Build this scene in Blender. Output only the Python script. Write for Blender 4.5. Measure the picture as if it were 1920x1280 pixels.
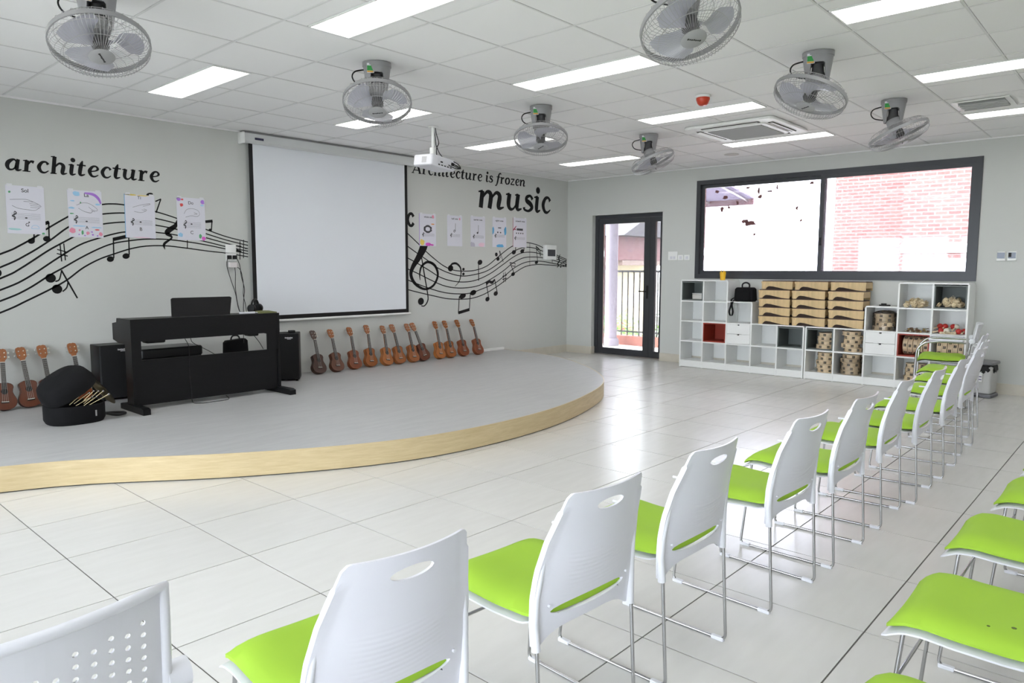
import bpy, math, random
from mathutils import Vector, Matrix
random.seed(7)
PI = math.pi
for o in list(bpy.data.objects):
    bpy.data.objects.remove(o, do_unlink=True)
SC = bpy.context.scene
COL = SC.collection

# ------------------------------------------------------------------ camera
CAM_POS = Vector((-9.4743, -7.3375, 1.3577))
YAW, PITCH, ROLL, FPX = 0.734773, -0.099438, 0.002238, 1351.1
_fw = Vector((math.cos(YAW)*math.cos(PITCH), math.sin(YAW)*math.cos(PITCH), math.sin(PITCH)))
_r0 = Vector((math.sin(YAW), -math.cos(YAW), 0))
_u0 = _r0.cross(_fw)
_rt = _r0*math.cos(ROLL) + _u0*math.sin(ROLL)
_up = -_r0*math.sin(ROLL) + _u0*math.cos(ROLL)
cd = bpy.data.cameras.new('camera')
cam = bpy.data.objects.new('camera', cd)
COL.objects.link(cam)
cam.matrix_world = Matrix(((_rt.x, _up.x, -_fw.x, CAM_POS.x), (_rt.y, _up.y, -_fw.y, CAM_POS.y),
                           (_rt.z, _up.z, -_fw.z, CAM_POS.z), (0, 0, 0, 1)))
cd.sensor_width = 36.0
cd.lens = FPX/1920*36.0
cd.clip_start = 0.05
cd.clip_end = 200
SC.camera = cam

# ------------------------------------------------------------------ world, sun, exposure
world = bpy.data.worlds.new('world')
SC.world = world
world.use_nodes = True
wn = world.node_tree.nodes
bg = wn.get('Background') or wn.new('ShaderNodeBackground')
bg.inputs[0].default_value = (0.86, 0.93, 1.0, 1)
bg.inputs[1].default_value = 9.0
sun = bpy.data.lights.new('sun', 'SUN')
sun.energy = 8.0
sun.angle = math.radians(6)
sun.color = (1.0, 0.96, 0.9)
sun_o = bpy.data.objects.new('sun', sun)
COL.objects.link(sun_o)
sun_o.rotation_euler = Vector((0.28, -0.5, -0.8)).to_track_quat('-Z', 'Y').to_euler()
vs = SC.view_settings
vs.view_transform = 'Standard'
vs.look = 'None'
vs.gamma = 1.0
vs.use_curve_mapping = False
vs.exposure = 0.42
PANEL_STRENGTH = 4.6

# ------------------------------------------------------------------ materials
MATS = {}


def mat(name, col, rough=0.5, metal=0.0, spec=0.5, bump=None, var=None, emit=None, coat=0.0, alpha=1.0):
    """bump=(scale,strength,distance) noise relief; var=(scale,amount,stretch) colour grain"""
    if name in MATS:
        return MATS[name]
    m = bpy.data.materials.new(name)
    m.use_nodes = True
    nt = m.node_tree
    b = nt.nodes['Principled BSDF']
    c = (*col, 1)
    b.inputs['Base Color'].default_value = c
    b.inputs['Roughness'].default_value = rough
    b.inputs['Metallic'].default_value = metal
    b.inputs['Specular IOR Level'].default_value = spec
    b.inputs['Coat Weight'].default_value = coat
    if alpha < 1:
        b.inputs['Alpha'].default_value = alpha
    if emit:
        b.inputs['Emission Color'].default_value = (*emit[0], 1)
        b.inputs['Emission Strength'].default_value = emit[1]
    if var or bump:
        tc = nt.nodes.new('ShaderNodeTexCoord')
        mp = nt.nodes.new('ShaderNodeMapping')
        nt.links.new(tc.outputs['Object'], mp.inputs[0])
    if var:
        mp.inputs['Scale'].default_value = var[2] if len(var) > 2 else (1, 1, 1)
        n = nt.nodes.new('ShaderNodeTexNoise')
        n.inputs['Scale'].default_value = var[0]
        n.inputs['Detail'].default_value = 5
        nt.links.new(mp.outputs[0], n.inputs['Vector'])
        r = nt.nodes.new('ShaderNodeMapRange')
        r.inputs[1].default_value = 0.3
        r.inputs[2].default_value = 0.7
        r.inputs[3].default_value = 1 - var[1]
        r.inputs[4].default_value = 1 + var[1]
        nt.links.new(n.outputs[0], r.inputs[0])
        mx = nt.nodes.new('ShaderNodeVectorMath')
        mx.operation = 'SCALE'
        mx.inputs[0].default_value = col
        nt.links.new(r.outputs[0], mx.inputs['Scale'])
        nt.links.new(mx.outputs[0], b.inputs['Base Color'])
    if bump:
        n2 = nt.nodes.new('ShaderNodeTexNoise')
        n2.inputs['Scale'].default_value = bump[0]
        n2.inputs['Detail'].default_value = 4
        nt.links.new(tc.outputs['Object'], n2.inputs['Vector'])
        bp = nt.nodes.new('ShaderNodeBump')
        bp.inputs['Strength'].default_value = bump[1]
        bp.inputs['Distance'].default_value = bump[2]
        nt.links.new(n2.outputs[0], bp.inputs['Height'])
        nt.links.new(bp.outputs[0], b.inputs['Normal'])
    MATS[name] = m
    return m


WALL = mat('wall_paint', (0.61, 0.622, 0.60), 0.75, bump=(220, 0.06, 0.001))
CEILT = mat('ceiling_tile', (0.88, 0.88, 0.885), 0.85, bump=(160, 0.15, 0.001))
CEILB = mat('ceiling_bar', (0.74, 0.74, 0.745), 0.6)
DARKSHADE = mat('dark_shade', (0.05, 0.05, 0.05), 0.9)
WHITE = mat('white_plastic', (0.72, 0.725, 0.77), 0.32)
WHITEP = mat('white_paint', (0.86, 0.87, 0.86), 0.4)
BLACK = mat('black_vinyl', (0.008, 0.008, 0.009), 0.5, spec=.3)
BLACKW = mat('black_wood', (0.005, 0.005, 0.006), 0.4, spec=.25, var=(6, .15, (1, 8, 8)))
BLACKF = mat('black_fabric', (0.008, 0.008, 0.009), 0.9, spec=.2, bump=(400, .3, .001))
FRAME = mat('anthracite_metal', (0.045, 0.048, 0.055), 0.4, metal=0.2)
CHROME = mat('chrome', (0.46, 0.46, 0.47), 0.14, metal=1.0)
STEEL = mat('steel', (0.5, 0.5, 0.5), 0.3, metal=1.0)
BRASSY = mat('nickel_gold', (0.75, 0.68, 0.45), 0.25, metal=1.0)
GREEN = mat('green_fabric', (0.32, 0.53, 0.035), 0.8, bump=(700, .25, .0006))
FANG = mat('fan_grey', (0.30, 0.30, 0.31), 0.42)
FAND = mat('fan_dark', (0.07, 0.07, 0.075), 0.45)
BLADE = mat('fan_blade', (0.52, 0.52, 0.60), 0.3, alpha=.82)
WIRE = mat('fan_wire', (0.42, 0.42, 0.43), 0.35, metal=0.5)
BASEB = mat('skirting_tile', (0.62, 0.58, 0.50), 0.3, var=(8, .05))
GREYP = mat('grey_insert', (0.13, 0.15, 0.145), 0.5)
REDP = mat('red_insert', (0.33, 0.035, 0.018), 0.45)
PALEW = mat('pale_wood', (0.66, 0.48, 0.25), 0.5, var=(5, .12, (1, 8, 1)))
PALEW2 = mat('pale_wood_light', (0.72, 0.60, 0.42), 0.5, var=(20, .15))
DKWOOD = mat('dark_wood_bar', (0.09, 0.045, 0.03), 0.5)
TAMB = mat('tambourine_wood', (0.64, 0.50, 0.33), 0.5, var=(18, .15))
FILM = None


def tile_mat():
    m = bpy.data.materials.new('floor_tile')
    m.use_nodes = True
    nt = m.node_tree
    b = nt.nodes['Principled BSDF']
    b.inputs['Roughness'].default_value = 0.16
    b.inputs['Specular IOR Level'].default_value = 0.45
    tc = nt.nodes.new('ShaderNodeTexCoord')
    oi = nt.nodes.new('ShaderNodeObjectInfo')
    mp = nt.nodes.new('ShaderNodeMapping')
    mp.inputs['Scale'].default_value = (1, 5, 1)
    nt.links.new(tc.outputs['Object'], mp.inputs[0])
    nt.links.new(oi.outputs['Location'], mp.inputs['Location'])
    n = nt.nodes.new('ShaderNodeTexNoise')
    n.inputs['Scale'].default_value = 4
    n.inputs['Detail'].default_value = 8
    nt.links.new(mp.outputs[0], n.inputs[0])
    cr = nt.nodes.new('ShaderNodeValToRGB')
    cr.color_ramp.elements[0].position = 0.3
    cr.color_ramp.elements[0].color = (0.655, 0.645, 0.62, 1)
    cr.color_ramp.elements[1].position = 0.7
    cr.color_ramp.elements[1].color = (0.685, 0.675, 0.65, 1)
    nt.links.new(n.outputs[0], cr.inputs[0])
    hs = nt.nodes.new('ShaderNodeHueSaturation')
    mr = nt.nodes.new('ShaderNodeMapRange')
    mr.inputs[3].default_value = 0.98
    mr.inputs[4].default_value = 1.02
    nt.links.new(oi.outputs['Random'], mr.inputs[0])
    nt.links.new(mr.outputs[0], hs.inputs['Value'])
    nt.links.new(cr.outputs[0], hs.inputs['Color'])
    nt.links.new(hs.outputs[0], b.inputs['Base Color'])
    r2 = nt.nodes.new('ShaderNodeMapRange')
    r2.inputs[3].default_value = 0.22
    r2.inputs[4].default_value = 0.28
    nt.links.new(n.outputs[0], r2.inputs[0])
    nt.links.new(r2.outputs[0], b.inputs['Roughness'])
    return m


def grain_mat(name, c1, c2, scale, stretch, rough, spec=0.4):
    m = bpy.data.materials.new(name)
    m.use_nodes = True
    nt = m.node_tree
    b = nt.nodes['Principled BSDF']
    b.inputs['Roughness'].default_value = rough
    b.inputs['Specular IOR Level'].default_value = spec
    tc = nt.nodes.new('ShaderNodeTexCoord')
    mp = nt.nodes.new('ShaderNodeMapping')
    mp.inputs['Scale'].default_value = stretch
    nt.links.new(tc.outputs['Object'], mp.inputs[0])
    n = nt.nodes.new('ShaderNodeTexNoise')
    n.inputs['Scale'].default_value = scale
    n.inputs['Detail'].default_value = 9
    n.inputs['Roughness'].default_value = 0.65
    nt.links.new(mp.outputs[0], n.inputs[0])
    cr = nt.nodes.new('ShaderNodeValToRGB')
    cr.color_ramp.elements[0].position = 0.32
    cr.color_ramp.elements[0].color = (*c1, 1)
    cr.color_ramp.elements[1].position = 0.68
    cr.color_ramp.elements[1].color = (*c2, 1)
    nt.links.new(n.outputs[0], cr.inputs[0])
    nt.links.new(cr.outputs[0], b.inputs['Base Color'])
    return m


FLOORT = tile_mat()
DECK = grain_mat('stage_vinyl', (0.46, 0.46, 0.465), (0.53, 0.53, 0.53), 3.0, (1.2, 9, 1), 0.38)
OAK = grain_mat('oak_laminate', (0.54, 0.42, 0.235), (0.65, 0.53, 0.325), 3.5, (1.5, 1.5, 16), 0.4)


def glass_mat(name, veil, tint=(1, 1, 1)):
    m = bpy.data.materials.new(name)
    m.use_nodes = True
    nt = m.node_tree
    nt.nodes.clear()
    out = nt.nodes.new('ShaderNodeOutputMaterial')
    tr = nt.nodes.new('ShaderNodeBsdfTransparent')
    tr.inputs[0].default_value = (*tint, 1)
    gl = nt.nodes.new('ShaderNodeBsdfGlossy')
    gl.inputs['Roughness'].default_value = 0.03
    tl = nt.nodes.new('ShaderNodeBsdfTranslucent')
    tl.inputs[0].default_value = (0.85, 0.83, 0.88, 1)
    fr = nt.nodes.new('ShaderNodeFresnel')
    fr.inputs[0].default_value = 1.45
    m1 = nt.nodes.new('ShaderNodeMixShader')
    m1.inputs[0].default_value = veil
    nt.links.new(tr.outputs[0], m1.inputs[1])
    nt.links.new(tl.outputs[0], m1.inputs[2])
    m2 = nt.nodes.new('ShaderNodeMixShader')
    nt.links.new(fr.outputs[0], m2.inputs[0])
    nt.links.new(m1.outputs[0], m2.inputs[1])
    nt.links.new(gl.outputs[0], m2.inputs[2])
    nt.links.new(m2.outputs[0], out.inputs[0])
    return m


GLASSD = glass_mat('door_glass', 0.03)
GLASSW = glass_mat('window_glass', 0.05, (0.97, 0.95, 1.0))


def brick_mat():
    m = bpy.data.materials.new('pink_brick')
    m.use_nodes = True
    nt = m.node_tree
    b = nt.nodes['Principled BSDF']
    b.inputs['Roughness'].default_value = 0.85
    tc = nt.nodes.new('ShaderNodeTexCoord')
    mp = nt.nodes.new('ShaderNodeMapping')
    mp.inputs['Rotation'].default_value = (PI/2, 0, PI/2)
    nt.links.new(tc.outputs['Object'], mp.inputs[0])
    br = nt.nodes.new('ShaderNodeTexBrick')
    br.inputs['Color1'].default_value = (0.15, 0.05, 0.04, 1)
    br.inputs['Color2'].default_value = (0.20, 0.085, 0.065, 1)
    br.inputs['Mortar'].default_value = (0.22, 0.15, 0.13, 1)
    br.inputs['Scale'].default_value = 1.0
    br.inputs['Mortar Size'].default_value = 0.012
    br.inputs['Brick Width'].default_value = 0.24
    br.inputs['Row Height'].default_value = 0.08
    sp = nt.nodes.new('ShaderNodeSeparateXYZ')
    cb = nt.nodes.new('ShaderNodeCombineXYZ')
    nt.links.new(tc.outputs['Object'], sp.inputs[0])
    nt.links.new(sp.outputs[1], cb.inputs[0])
    nt.links.new(sp.outputs[2], cb.inputs[1])
    nt.links.new(cb.outputs[0], br.inputs[0])
    nt.links.new(br.outputs[0], b.inputs['Base Color'])
    return m


BRICK = brick_mat()

# ------------------------------------------------------------------ mesh builder


class MB:
    def __init__(s):
        s.v = []
        s.f = []

    def add(s, vs, fs):
        k = len(s.v)
        s.v += [tuple(p) for p in vs]
        s.f += [tuple(i+k for i in f) for f in fs]
        return s

    def box(s, c, d, rot=None):
        x, y, z = d[0]/2, d[1]/2, d[2]/2
        P = [Vector(p) for p in ((-x, -y, -z), (x, -y, -z), (x, y, -z), (-x, y, -z), (-x, -y, z), (x, -y, z), (x, y, z), (-x, y, z))]
        if rot is not None:
            P = [rot @ p for p in P]
        c = Vector(c)
        return s.add([p+c for p in P], [(3, 2, 1, 0), (4, 5, 6, 7), (0, 1, 5, 4), (1, 2, 6, 5), (2, 3, 7, 6), (3, 0, 4, 7)])

    def bx(s, x0, x1, y0, y1, z0, z1):
        return s.box(((x0+x1)/2, (y0+y1)/2, (z0+z1)/2), (abs(x1-x0), abs(y1-y0), abs(z1-z0)))

    def rbox(s, c, d, r=0.01, n=3, rot=None):
        """box with rounded vertical edges and chamfered top/bottom"""
        x, y, z = d[0]/2, d[1]/2, d[2]/2
        r = min(r, x*.99, y*.99)
        ch = min(r*.4, z*.5)

        def ring(rr, ins, zz):
            o = []
            for (sx, sy, a0) in ((1, 1, 0), (-1, 1, PI/2), (-1, -1, PI), (1, -1, 1.5*PI)):
                for k in range(n+1):
                    a = a0+PI/2*k/n
                    o.append(Vector((sx*(x-r)+(rr-ins)*math.cos(a), sy*(y-r)+(rr-ins)*math.sin(a), zz)))
            return o
        rings = [ring(r, ch, -z), ring(r, 0, -z+ch), ring(r, 0, z-ch), ring(r, ch, z)]
        m = len(rings[0])
        vs = [p for q in rings for p in q]
        if rot is not None:
            vs = [rot @ p for p in vs]
        c = Vector(c)
        fs = [tuple(range(m-1, -1, -1)), tuple(range(3*m, 4*m))]
        for a in range(3):
            for i in range(m):
                j = (i+1) % m
                fs.append((a*m+i, a*m+j, (a+1)*m+j, (a+1)*m+i))
        return s.add([p+c for p in vs], fs)

    def cyl(s, p0, p1, r0, r1=None, n=12, cap=True):
        r1 = r0 if r1 is None else r1
        p0, p1 = Vector(p0), Vector(p1)
        d = (p1-p0).normalized()
        a = d.orthogonal().normalized()
        b = d.cross(a)
        vs = []
        for p, r in ((p0, r0), (p1, r1)):
            for k in range(n):
                t = 2*PI*k/n
                vs.append(p+(a*math.cos(t)+b*math.sin(t))*r)
        fs = [(k, (k+1) % n, n+(k+1) % n, n+k) for k in range(n)]
        if cap:
            fs += [tuple(range(n-1, -1, -1)), tuple(range(n, 2*n))]
        return s.add(vs, fs)

    def tube(s, pts, r, n=8, closed=False, rs=None):
        P = [Vector(p) for p in pts]
        m = len(P)
        T = []
        for i in range(m):
            if closed:
                t = P[(i+1) % m]-P[i-1]
            else:
                t = P[min(i+1, m-1)]-P[max(i-1, 0)]
            T.append(t.normalized())
        a = T[0].orthogonal().normalized()
        vs = []
        for i in range(m):
            a = (a-T[i]*a.dot(T[i]))
            a = a.normalized() if a.length > 1e-6 else T[i].orthogonal().normalized()
            b = T[i].cross(a)
            rr = rs[i] if rs else r
            for k in range(n):
                t = 2*PI*k/n
                vs.append(P[i]+(a*math.cos(t)+b*math.sin(t))*rr)
        fs = []
        for i in range(m if closed else m-1):
            j = (i+1) % m
            for k in range(n):
                l = (k+1) % n
                fs.append((i*n+k, i*n+l, j*n+l, j*n+k))
        if not closed:
            fs += [tuple(range(n-1, -1, -1)), tuple(range((m-1)*n, m*n))]
        return s.add(vs, fs)

    def lathe(s, prof, n=24, org=(0, 0, 0), M=None):
        vs = []
        for r, z in prof:
            for k in range(n):
                t = 2*PI*k/n
                p = Vector((r*math.cos(t), r*math.sin(t), z))
                if M is not None:
                    p = M @ p
                vs.append(p+Vector(org))
        fs = []
        for i in range(len(prof)-1):
            for k in range(n):
                l = (k+1) % n
                fs.append((i*n+k, i*n+l, (i+1)*n+l, (i+1)*n+k))
        if prof[0][0] > 1e-5:
            fs.append(tuple(range(n-1, -1, -1)))
        if prof[-1][0] > 1e-5:
            fs.append(tuple(range((len(prof)-1)*n, len(prof)*n)))
        return s.add(vs, fs)

    def ball(s, c, r, n=10, sc=(1, 1, 1)):
        prof = [(max(1e-6, math.sin(PI*i/n))*r, -math.cos(PI*i/n)*r) for i in range(n+1)]
        k = len(s.v)
        s.lathe(prof, n*2, (0, 0, 0))
        for i in range(k, len(s.v)):
            v = s.v[i]
            s.v[i] = (v[0]*sc[0]+c[0], v[1]*sc[1]+c[1], v[2]*sc[2]+c[2])
        return s

    def prism(s, poly, f0, f1):
        """poly 2D, f0/f1 map (a,b)->3D for the two caps"""
        n = len(poly)
        vs = [f0(*p) for p in poly]+[f1(*p) for p in poly]
        fs = [tuple(range(n-1, -1, -1)), tuple(range(n, 2*n))]+[(i, (i+1) % n, n+(i+1) % n, n+i) for i in range(n)]
        return s.add(vs, fs)

    def build(s, name, m, parent=None, smooth=None, solid=None):
        me = bpy.data.meshes.new(name)
        me.from_pydata(s.v, [], s.f)
        me.update()
        o = bpy.data.objects.new(name, me)
        COL.objects.link(o)
        if m is not None:
            me.materials.append(m)
        if parent is not None:
            o.parent = parent
        if smooth:
            me.shade_smooth()
            me.set_sharp_from_angle(angle=math.radians(smooth))
        return o


def tag(o, label=None, cat=None, group=None, kind=None):
    if label:
        o['label'] = label
    if cat:
        o['category'] = cat
    if group:
        o['group'] = group
    if kind:
        o['kind'] = kind
    return o


def empty(name, loc=(0, 0, 0), rz=0, label=None, cat=None, group=None, kind=None):
    o = bpy.data.objects.new(name, None)
    o.empty_display_size = 0.1
    COL.objects.link(o)
    o.location = loc
    o.rotation_euler = (0, 0, rz)
    return tag(o, label, cat, group, kind)


KIDS = {}


def dup(root, parent=None):
    c = root.copy()
    COL.objects.link(c)
    c.parent = parent
    for ch in [x for x in bpy.data.objects if x.parent == root]:
        dup(ch, c)
    return c


def cr_spline(P, sub=6):
    """Catmull-Rom through tuples of any dimension"""
    out = []
    n = len(P)
    for i in range(n-1):
        p0, p1, p2, p3 = P[max(i-1, 0)], P[i], P[i+1], P[min(i+2, n-1)]
        for k in range(sub):
            t = k/sub
            out.append(tuple(0.5*((2*b)+(c-a)*t+(2*a-5*b+4*c-d)*t*t+(3*b-a-3*c+d)*t**3) for a, b, c, d in zip(p0, p1, p2, p3)))
    out.append(tuple(P[-1]))
    return out


def ribbon(mb, P, put, sub=5, spline=True):
    """P: (a,b,width) in the plane; put(a,b,h) gives 3D, h=0 back / 1 front"""
    Q = cr_spline(P, sub) if spline and len(P) > 2 else P
    L, R = [], []
    n = len(Q)
    for i in range(n):
        a, b = Q[max(i-1, 0)], Q[min(i+1, n-1)]
        dx, dy = b[0]-a[0], b[1]-a[1]
        l = math.hypot(dx, dy) or 1
        nx, ny = -dy/l, dx/l
        w = max(Q[i][2], 1e-4)/2
        L.append((Q[i][0]+nx*w, Q[i][1]+ny*w))
        R.append((Q[i][0]-nx*w, Q[i][1]-ny*w))
    vs = []
    for i in range(n):
        vs += [put(*L[i], 1), put(*R[i], 1), put(*L[i], 0), put(*R[i], 0)]
    fs = []
    for i in range(n-1):
        a, b = 4*i, 4*i+4
        fs += [(a, a+1, b+1, b), (a, b, b+2, a+2), (a+1, a+3, b+3, b+1)]
    fs += [(0, 2, 3, 1), (4*n-4, 4*n-3, 4*n-1, 4*n-2)]
    mb.add(vs, fs)


def disc2d(mb, c, rx, ry, put, ang=0, n=20):
    ca, sa = math.cos(ang), math.sin(ang)
    poly = []
    for k in range(n):
        t = 2*PI*k/n
        x, y = rx*math.cos(t), ry*math.sin(t)
        poly.append((c[0]+x*ca-y*sa, c[1]+x*sa+y*ca))
    mb.prism(poly, lambda a, b: put(a, b, 0), lambda a, b: put(a, b, 1))


def text_mesh(body, size, put, mb, align='CENTER', bold=0.0):
    """flat lettering from the built-in typeface, added to mb through put(a,b,1)"""
    cu = bpy.data.curves.new('t', 'FONT')
    cu.body = body
    cu.size = size
    cu.align_x = align
    cu.offset = bold
    ob = bpy.data.objects.new('t', cu)
    COL.objects.link(ob)
    dg = bpy.context.evaluated_depsgraph_get()
    me = bpy.data.meshes.new_from_object(ob.evaluated_get(dg))
    mb.add([put(v.co.x, v.co.y, 1) for v in me.vertices], [tuple(p.vertices) for p in me.polygons])
    bpy.data.objects.remove(ob)
    bpy.data.curves.remove(cu)
    bpy.data.meshes.remove(me)


def in_view(p, m=40):
    d = Vector(p)-CAM_POS
    z = d.dot(_fw)
    if z < 0.2:
        return False
    u = 960+FPX*d.dot(_rt)/z
    v = 640-FPX*d.dot(_up)/z
    return -m < u < 1920+m and -m < v < 1280+m


ORD = ['first', 'second', 'third', 'fourth', 'fifth', 'sixth', 'seventh', 'eighth', 'ninth', 'tenth', 'eleventh', 'twelfth', 'thirteenth']

# ================================================================== THE ROOM
H = 2.7986
XL, YB = -10.75, -10.2          # far left wall, wall behind the camera
CX0, CY0, CT = -6.5319, 0.1782, 0.6     # ceiling grid
FX0, FY0, FT = -8.4491, -1.7926, 0.5989  # floor grid

# ---- floor
floor = tag(MB().bx(XL, 0.0, YB, 0.0, -0.12, -0.003).build('floor', mat('grout', (0.13, 0.125, 0.115), 0.9)), 'pale glossy tiled classroom floor', 'floor', kind='structure')
g = 0.003
tm = MB()
hs = FT/2-g
tm.add([(-hs, -hs, 0), (hs, -hs, 0), (hs, hs, 0), (-hs, hs, 0), (-hs, -hs, -0.0028), (hs, -hs, -0.0028), (hs, hs, -0.0028), (-hs, hs, -0.0028)],
       [(0, 1, 2, 3), (0, 4, 5, 1), (1, 5, 6, 2), (2, 6, 7, 3), (3, 7, 4, 0)])
proto = None
rest = MB()
cand = []
for i in range(-8, 16):
    for j in range(-4, 15):
        x = FX0+FT*(i+.5)
        y = FY0-FT*(j+.5)
        x0, x1 = max(x-hs, XL), min(x+hs, -0.001)
        y0, y1 = max(y-hs, YB), min(y+hs, -0.001)
        if x1-x0 < .02 or y1-y0 < .02:
            continue
        full = (x1-x0) > 2*hs-1e-4 and (y1-y0) > 2*hs-1e-4
        vis = any(in_view((x+a*hs, y+b*hs, 0), 5) for a in (-1, 0, 1) for b in (-1, 0, 1))
        hidden = y > -1.6 and -8.8 < x < -1.9     # lies under the stage
        if hidden:
            continue
        if vis and full:
            cand.append((x, y))
        elif full:
            rest.add([(p[0]+x, p[1]+y, p[2]) for p in tm.v], tm.f)
        else:
            b = MB()
            b.bx(x0-x, x1-x, y0-y, y1-y, -0.0028, 0)
            if vis:
                o = b.build('floor_tile', FLOORT, floor)
                o.location = (x, y, 0)
            else:
                rest.add([(p[0]+x, p[1]+y, p[2]) for p in b.v], b.f)
cand.sort(key=lambda p: (p[0]-CAM_POS.x)**2+(p[1]-CAM_POS.y)**2)
for k, (x, y) in enumerate(cand):
    if k < 270:
        if proto is None:
            proto = tm.build('floor_tile', FLOORT, floor)
            o = proto
        else:
            o = proto.copy()
            COL.objects.link(o)
        o.location = (x, y, 0)
    else:
        rest.add([(p[0]+x, p[1]+y, p[2]) for p in tm.v], tm.f)
tag(rest.build('floor_tile_field', FLOORT, floor), kind='stuff')

# ---- walls
tag(MB().bx(XL, 0.0, 0.0, 0.2, -0.12, H+.12).build('wall_front', WALL), 'pale grey painted wall with screen and music mural', 'wall', kind='structure')
DY0, DY1, DZ = -0.50, -1.768, 2.215       # door opening
WY0, WY1, WZ0, WZ1 = -2.315, -5.765, 1.238, 2.612   # window opening
wr = MB()
T = 0.22
wr.bx(0, T, 0.2, DY0, -.12, H+.12)
wr.bx(0, T, DY0, DY1, DZ, H+.12)
wr.bx(0, T, DY0, DY1, -.12, -0.002)
wr.bx(0, T, DY1, WY0, -.12, H+.12)
wr.bx(0, T, WY0, WY1, -.12, WZ0)
wr.bx(0, T, WY0, WY1, WZ1, H+.12)
wr.bx(0, T, WY1, YB-.2, -.12, H+.12)
tag(wr.build('wall_right', WALL), 'pale grey wall with glass door and wide window', 'wall', kind='structure')
lw = MB()
lwins = [(-1.2, -3.4), (-3.55, -5.75), (-5.9, -8.1)]
ys = .2
for a, b_ in lwins:
    lw.bx(XL-.2, XL, a, ys, -.12, H+.12)
    lw.bx(XL-.2, XL, b_, a, -.12, .15)
    lw.bx(XL-.2, XL, b_, a, 2.25, H+.12)
    ys = b_
lw.bx(XL-.2, XL, YB-.2, ys, -.12, H+.12)
tag(lw.build('wall_left', WALL), 'window wall at the left end', 'wall', kind='structure')
for k, (a, b_) in enumerate(lwins):
    w = empty('window_%d' % (k+2), (XL-.1, (a+b_)/2, .15), 0, 'tall dark framed window in the left wall, %s from the stage' % ORD[k], 'window', kind='structure')
    f = MB()
    hw = (a-b_)/2
    for y in (-hw+.03, 0, hw-.03):
        f.bx(-.03, .03, y-.03, y+.03, 0, 2.10)
    f.bx(-.03, .03, -hw, hw, 0, .06)
    f.bx(-.03, .03, -hw, hw, 2.04, 2.10)
    f.build('window_frame', FRAME, w)
    for s in (-1, 1):
        MB().bx(-.004, .004, min(s*.03, s*(hw-.06)), max(s*.03, s*(hw-.06)), .06, 2.04).build('pane', GLASSD, w)
tag(MB().bx(XL, 0, YB-.2, YB, -.12, H+.12).build('wall_back', WALL), 'plain wall behind the seating', 'wall', kind='structure')

# ---- skirting
bb = MB()
bb.bx(-1.50, -0.012, -0.012, -0.0005, 0, .12)
tag(bb.build('baseboard_front', BASEB), 'beige tile skirting beside the stage', 'skirting', kind='structure')
b2 = MB()
b2.bx(-.012, -.0005, -.012, DY0, 0, .12)
b2.bx(-.012, -.0005, DY1, YB, 0, .12)
b2.bx(-.0005, .09, DY0-.012, DY0-.0005, 0, .12)
tag(b2.build('baseboard_right', BASEB), 'beige tile skirting along the window wall', 'skirting', kind='structure')

# ---- ceiling: slab, tiles, bars
ceil = tag(MB().bx(XL, 0, YB, 0, H+.03, H+.12).build('ceiling', mat('ceiling_void', (.25, .25, .25), .9)), 'white tiled suspended ceiling', 'ceiling', kind='structure')
LIGHTS = [(L, r) for L in (-4, -1, 2, 5, 8) for r in (2, 6, 10, 14)]
lightcells = {(L, r+k) for L, r in LIGHTS for k in (0, 1)}
hb = 0.291
tmesh = MB()
tmesh.bx(-hb, hb, -hb, hb, 0, .012)
fillm = MB()
fillm.bx(-.0685, .0685, -hb, hb, 0, .012)
cp = fp = None
crest = MB()
cobj = 0
for i in range(-10, 11):
    for j in range(0, 18):
        x = CX0+CT*(i+.5)
        y = CY0-CT*(j+.5)
        x0, x1 = max(x-hb, XL+.001), min(x+hb, -.002)
        y0, y1 = max(y-hb, YB+.001), min(y+hb, -.002)
        if x1-x0 < .02 or y1-y0 < .02:
            continue
        vis = any(in_view((x+a*.3, y+b*.3, H), 5) for a in (-1, 0, 1) for b in (-1, 0, 1))
        if (i, j) in lightcells:
            for s in (-1, 1):
                cx = x+s*(.291-.0685)
                if vis:
                    if fp is None:
                        fp = o = fillm.build('ceiling_tile_strip', CEILT, ceil)
                    else:
                        o = fp.copy()
                        COL.objects.link(o)
                    o.location = (cx, y, H+.002)
                else:
                    crest.bx(cx-.0685, cx+.0685, y-hb, y+hb, H+.002, H+.014)
            continue
        full = (x1-x0) > 2*hb-1e-4 and (y1-y0) > 2*hb-1e-4
        if vis and cobj < 295:
            cobj += 1
            if full:
                if cp is None:
                    cp = o = tmesh.build('ceiling_tile', CEILT, ceil)
                else:
                    o = cp.copy()
                    COL.objects.link(o)
            else:
                b = MB()
                b.bx(x0-x, x1-x, y0-y, y1-y, 0, .012)
                o = b.build('ceiling_tile', CEILT, ceil)
            o.location = (x, y, H+.002+random.uniform(0, .002))
        else:
            crest.bx(x0, x1, y0, y1, H+.002, H+.014)
tag(crest.build('ceiling_tile_field', CEILT, ceil), kind='stuff')
for i in range(-10, 12):
    x = CX0+CT*i
    if XL < x < -.02:
        MB().bx(x-.007, x+.007, YB+.001, -.001, H, H+.03).build('ceiling_bar', CEILB, ceil)
for j in range(1, 18):
    y = CY0-CT*j
    if y > YB:
        MB().bx(XL+.001, -.001, y-.007, y+.007, H+.0004, H+.03).build('ceiling_bar', CEILB, ceil)
for a in (MB().bx(XL, 0, -.016, -.0005, H-.012, H+.002), MB().bx(-.016, -.0005, YB, -.016, H-.012, H+.002)):
    a.build('edge_trim', CEILT, ceil)

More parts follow.
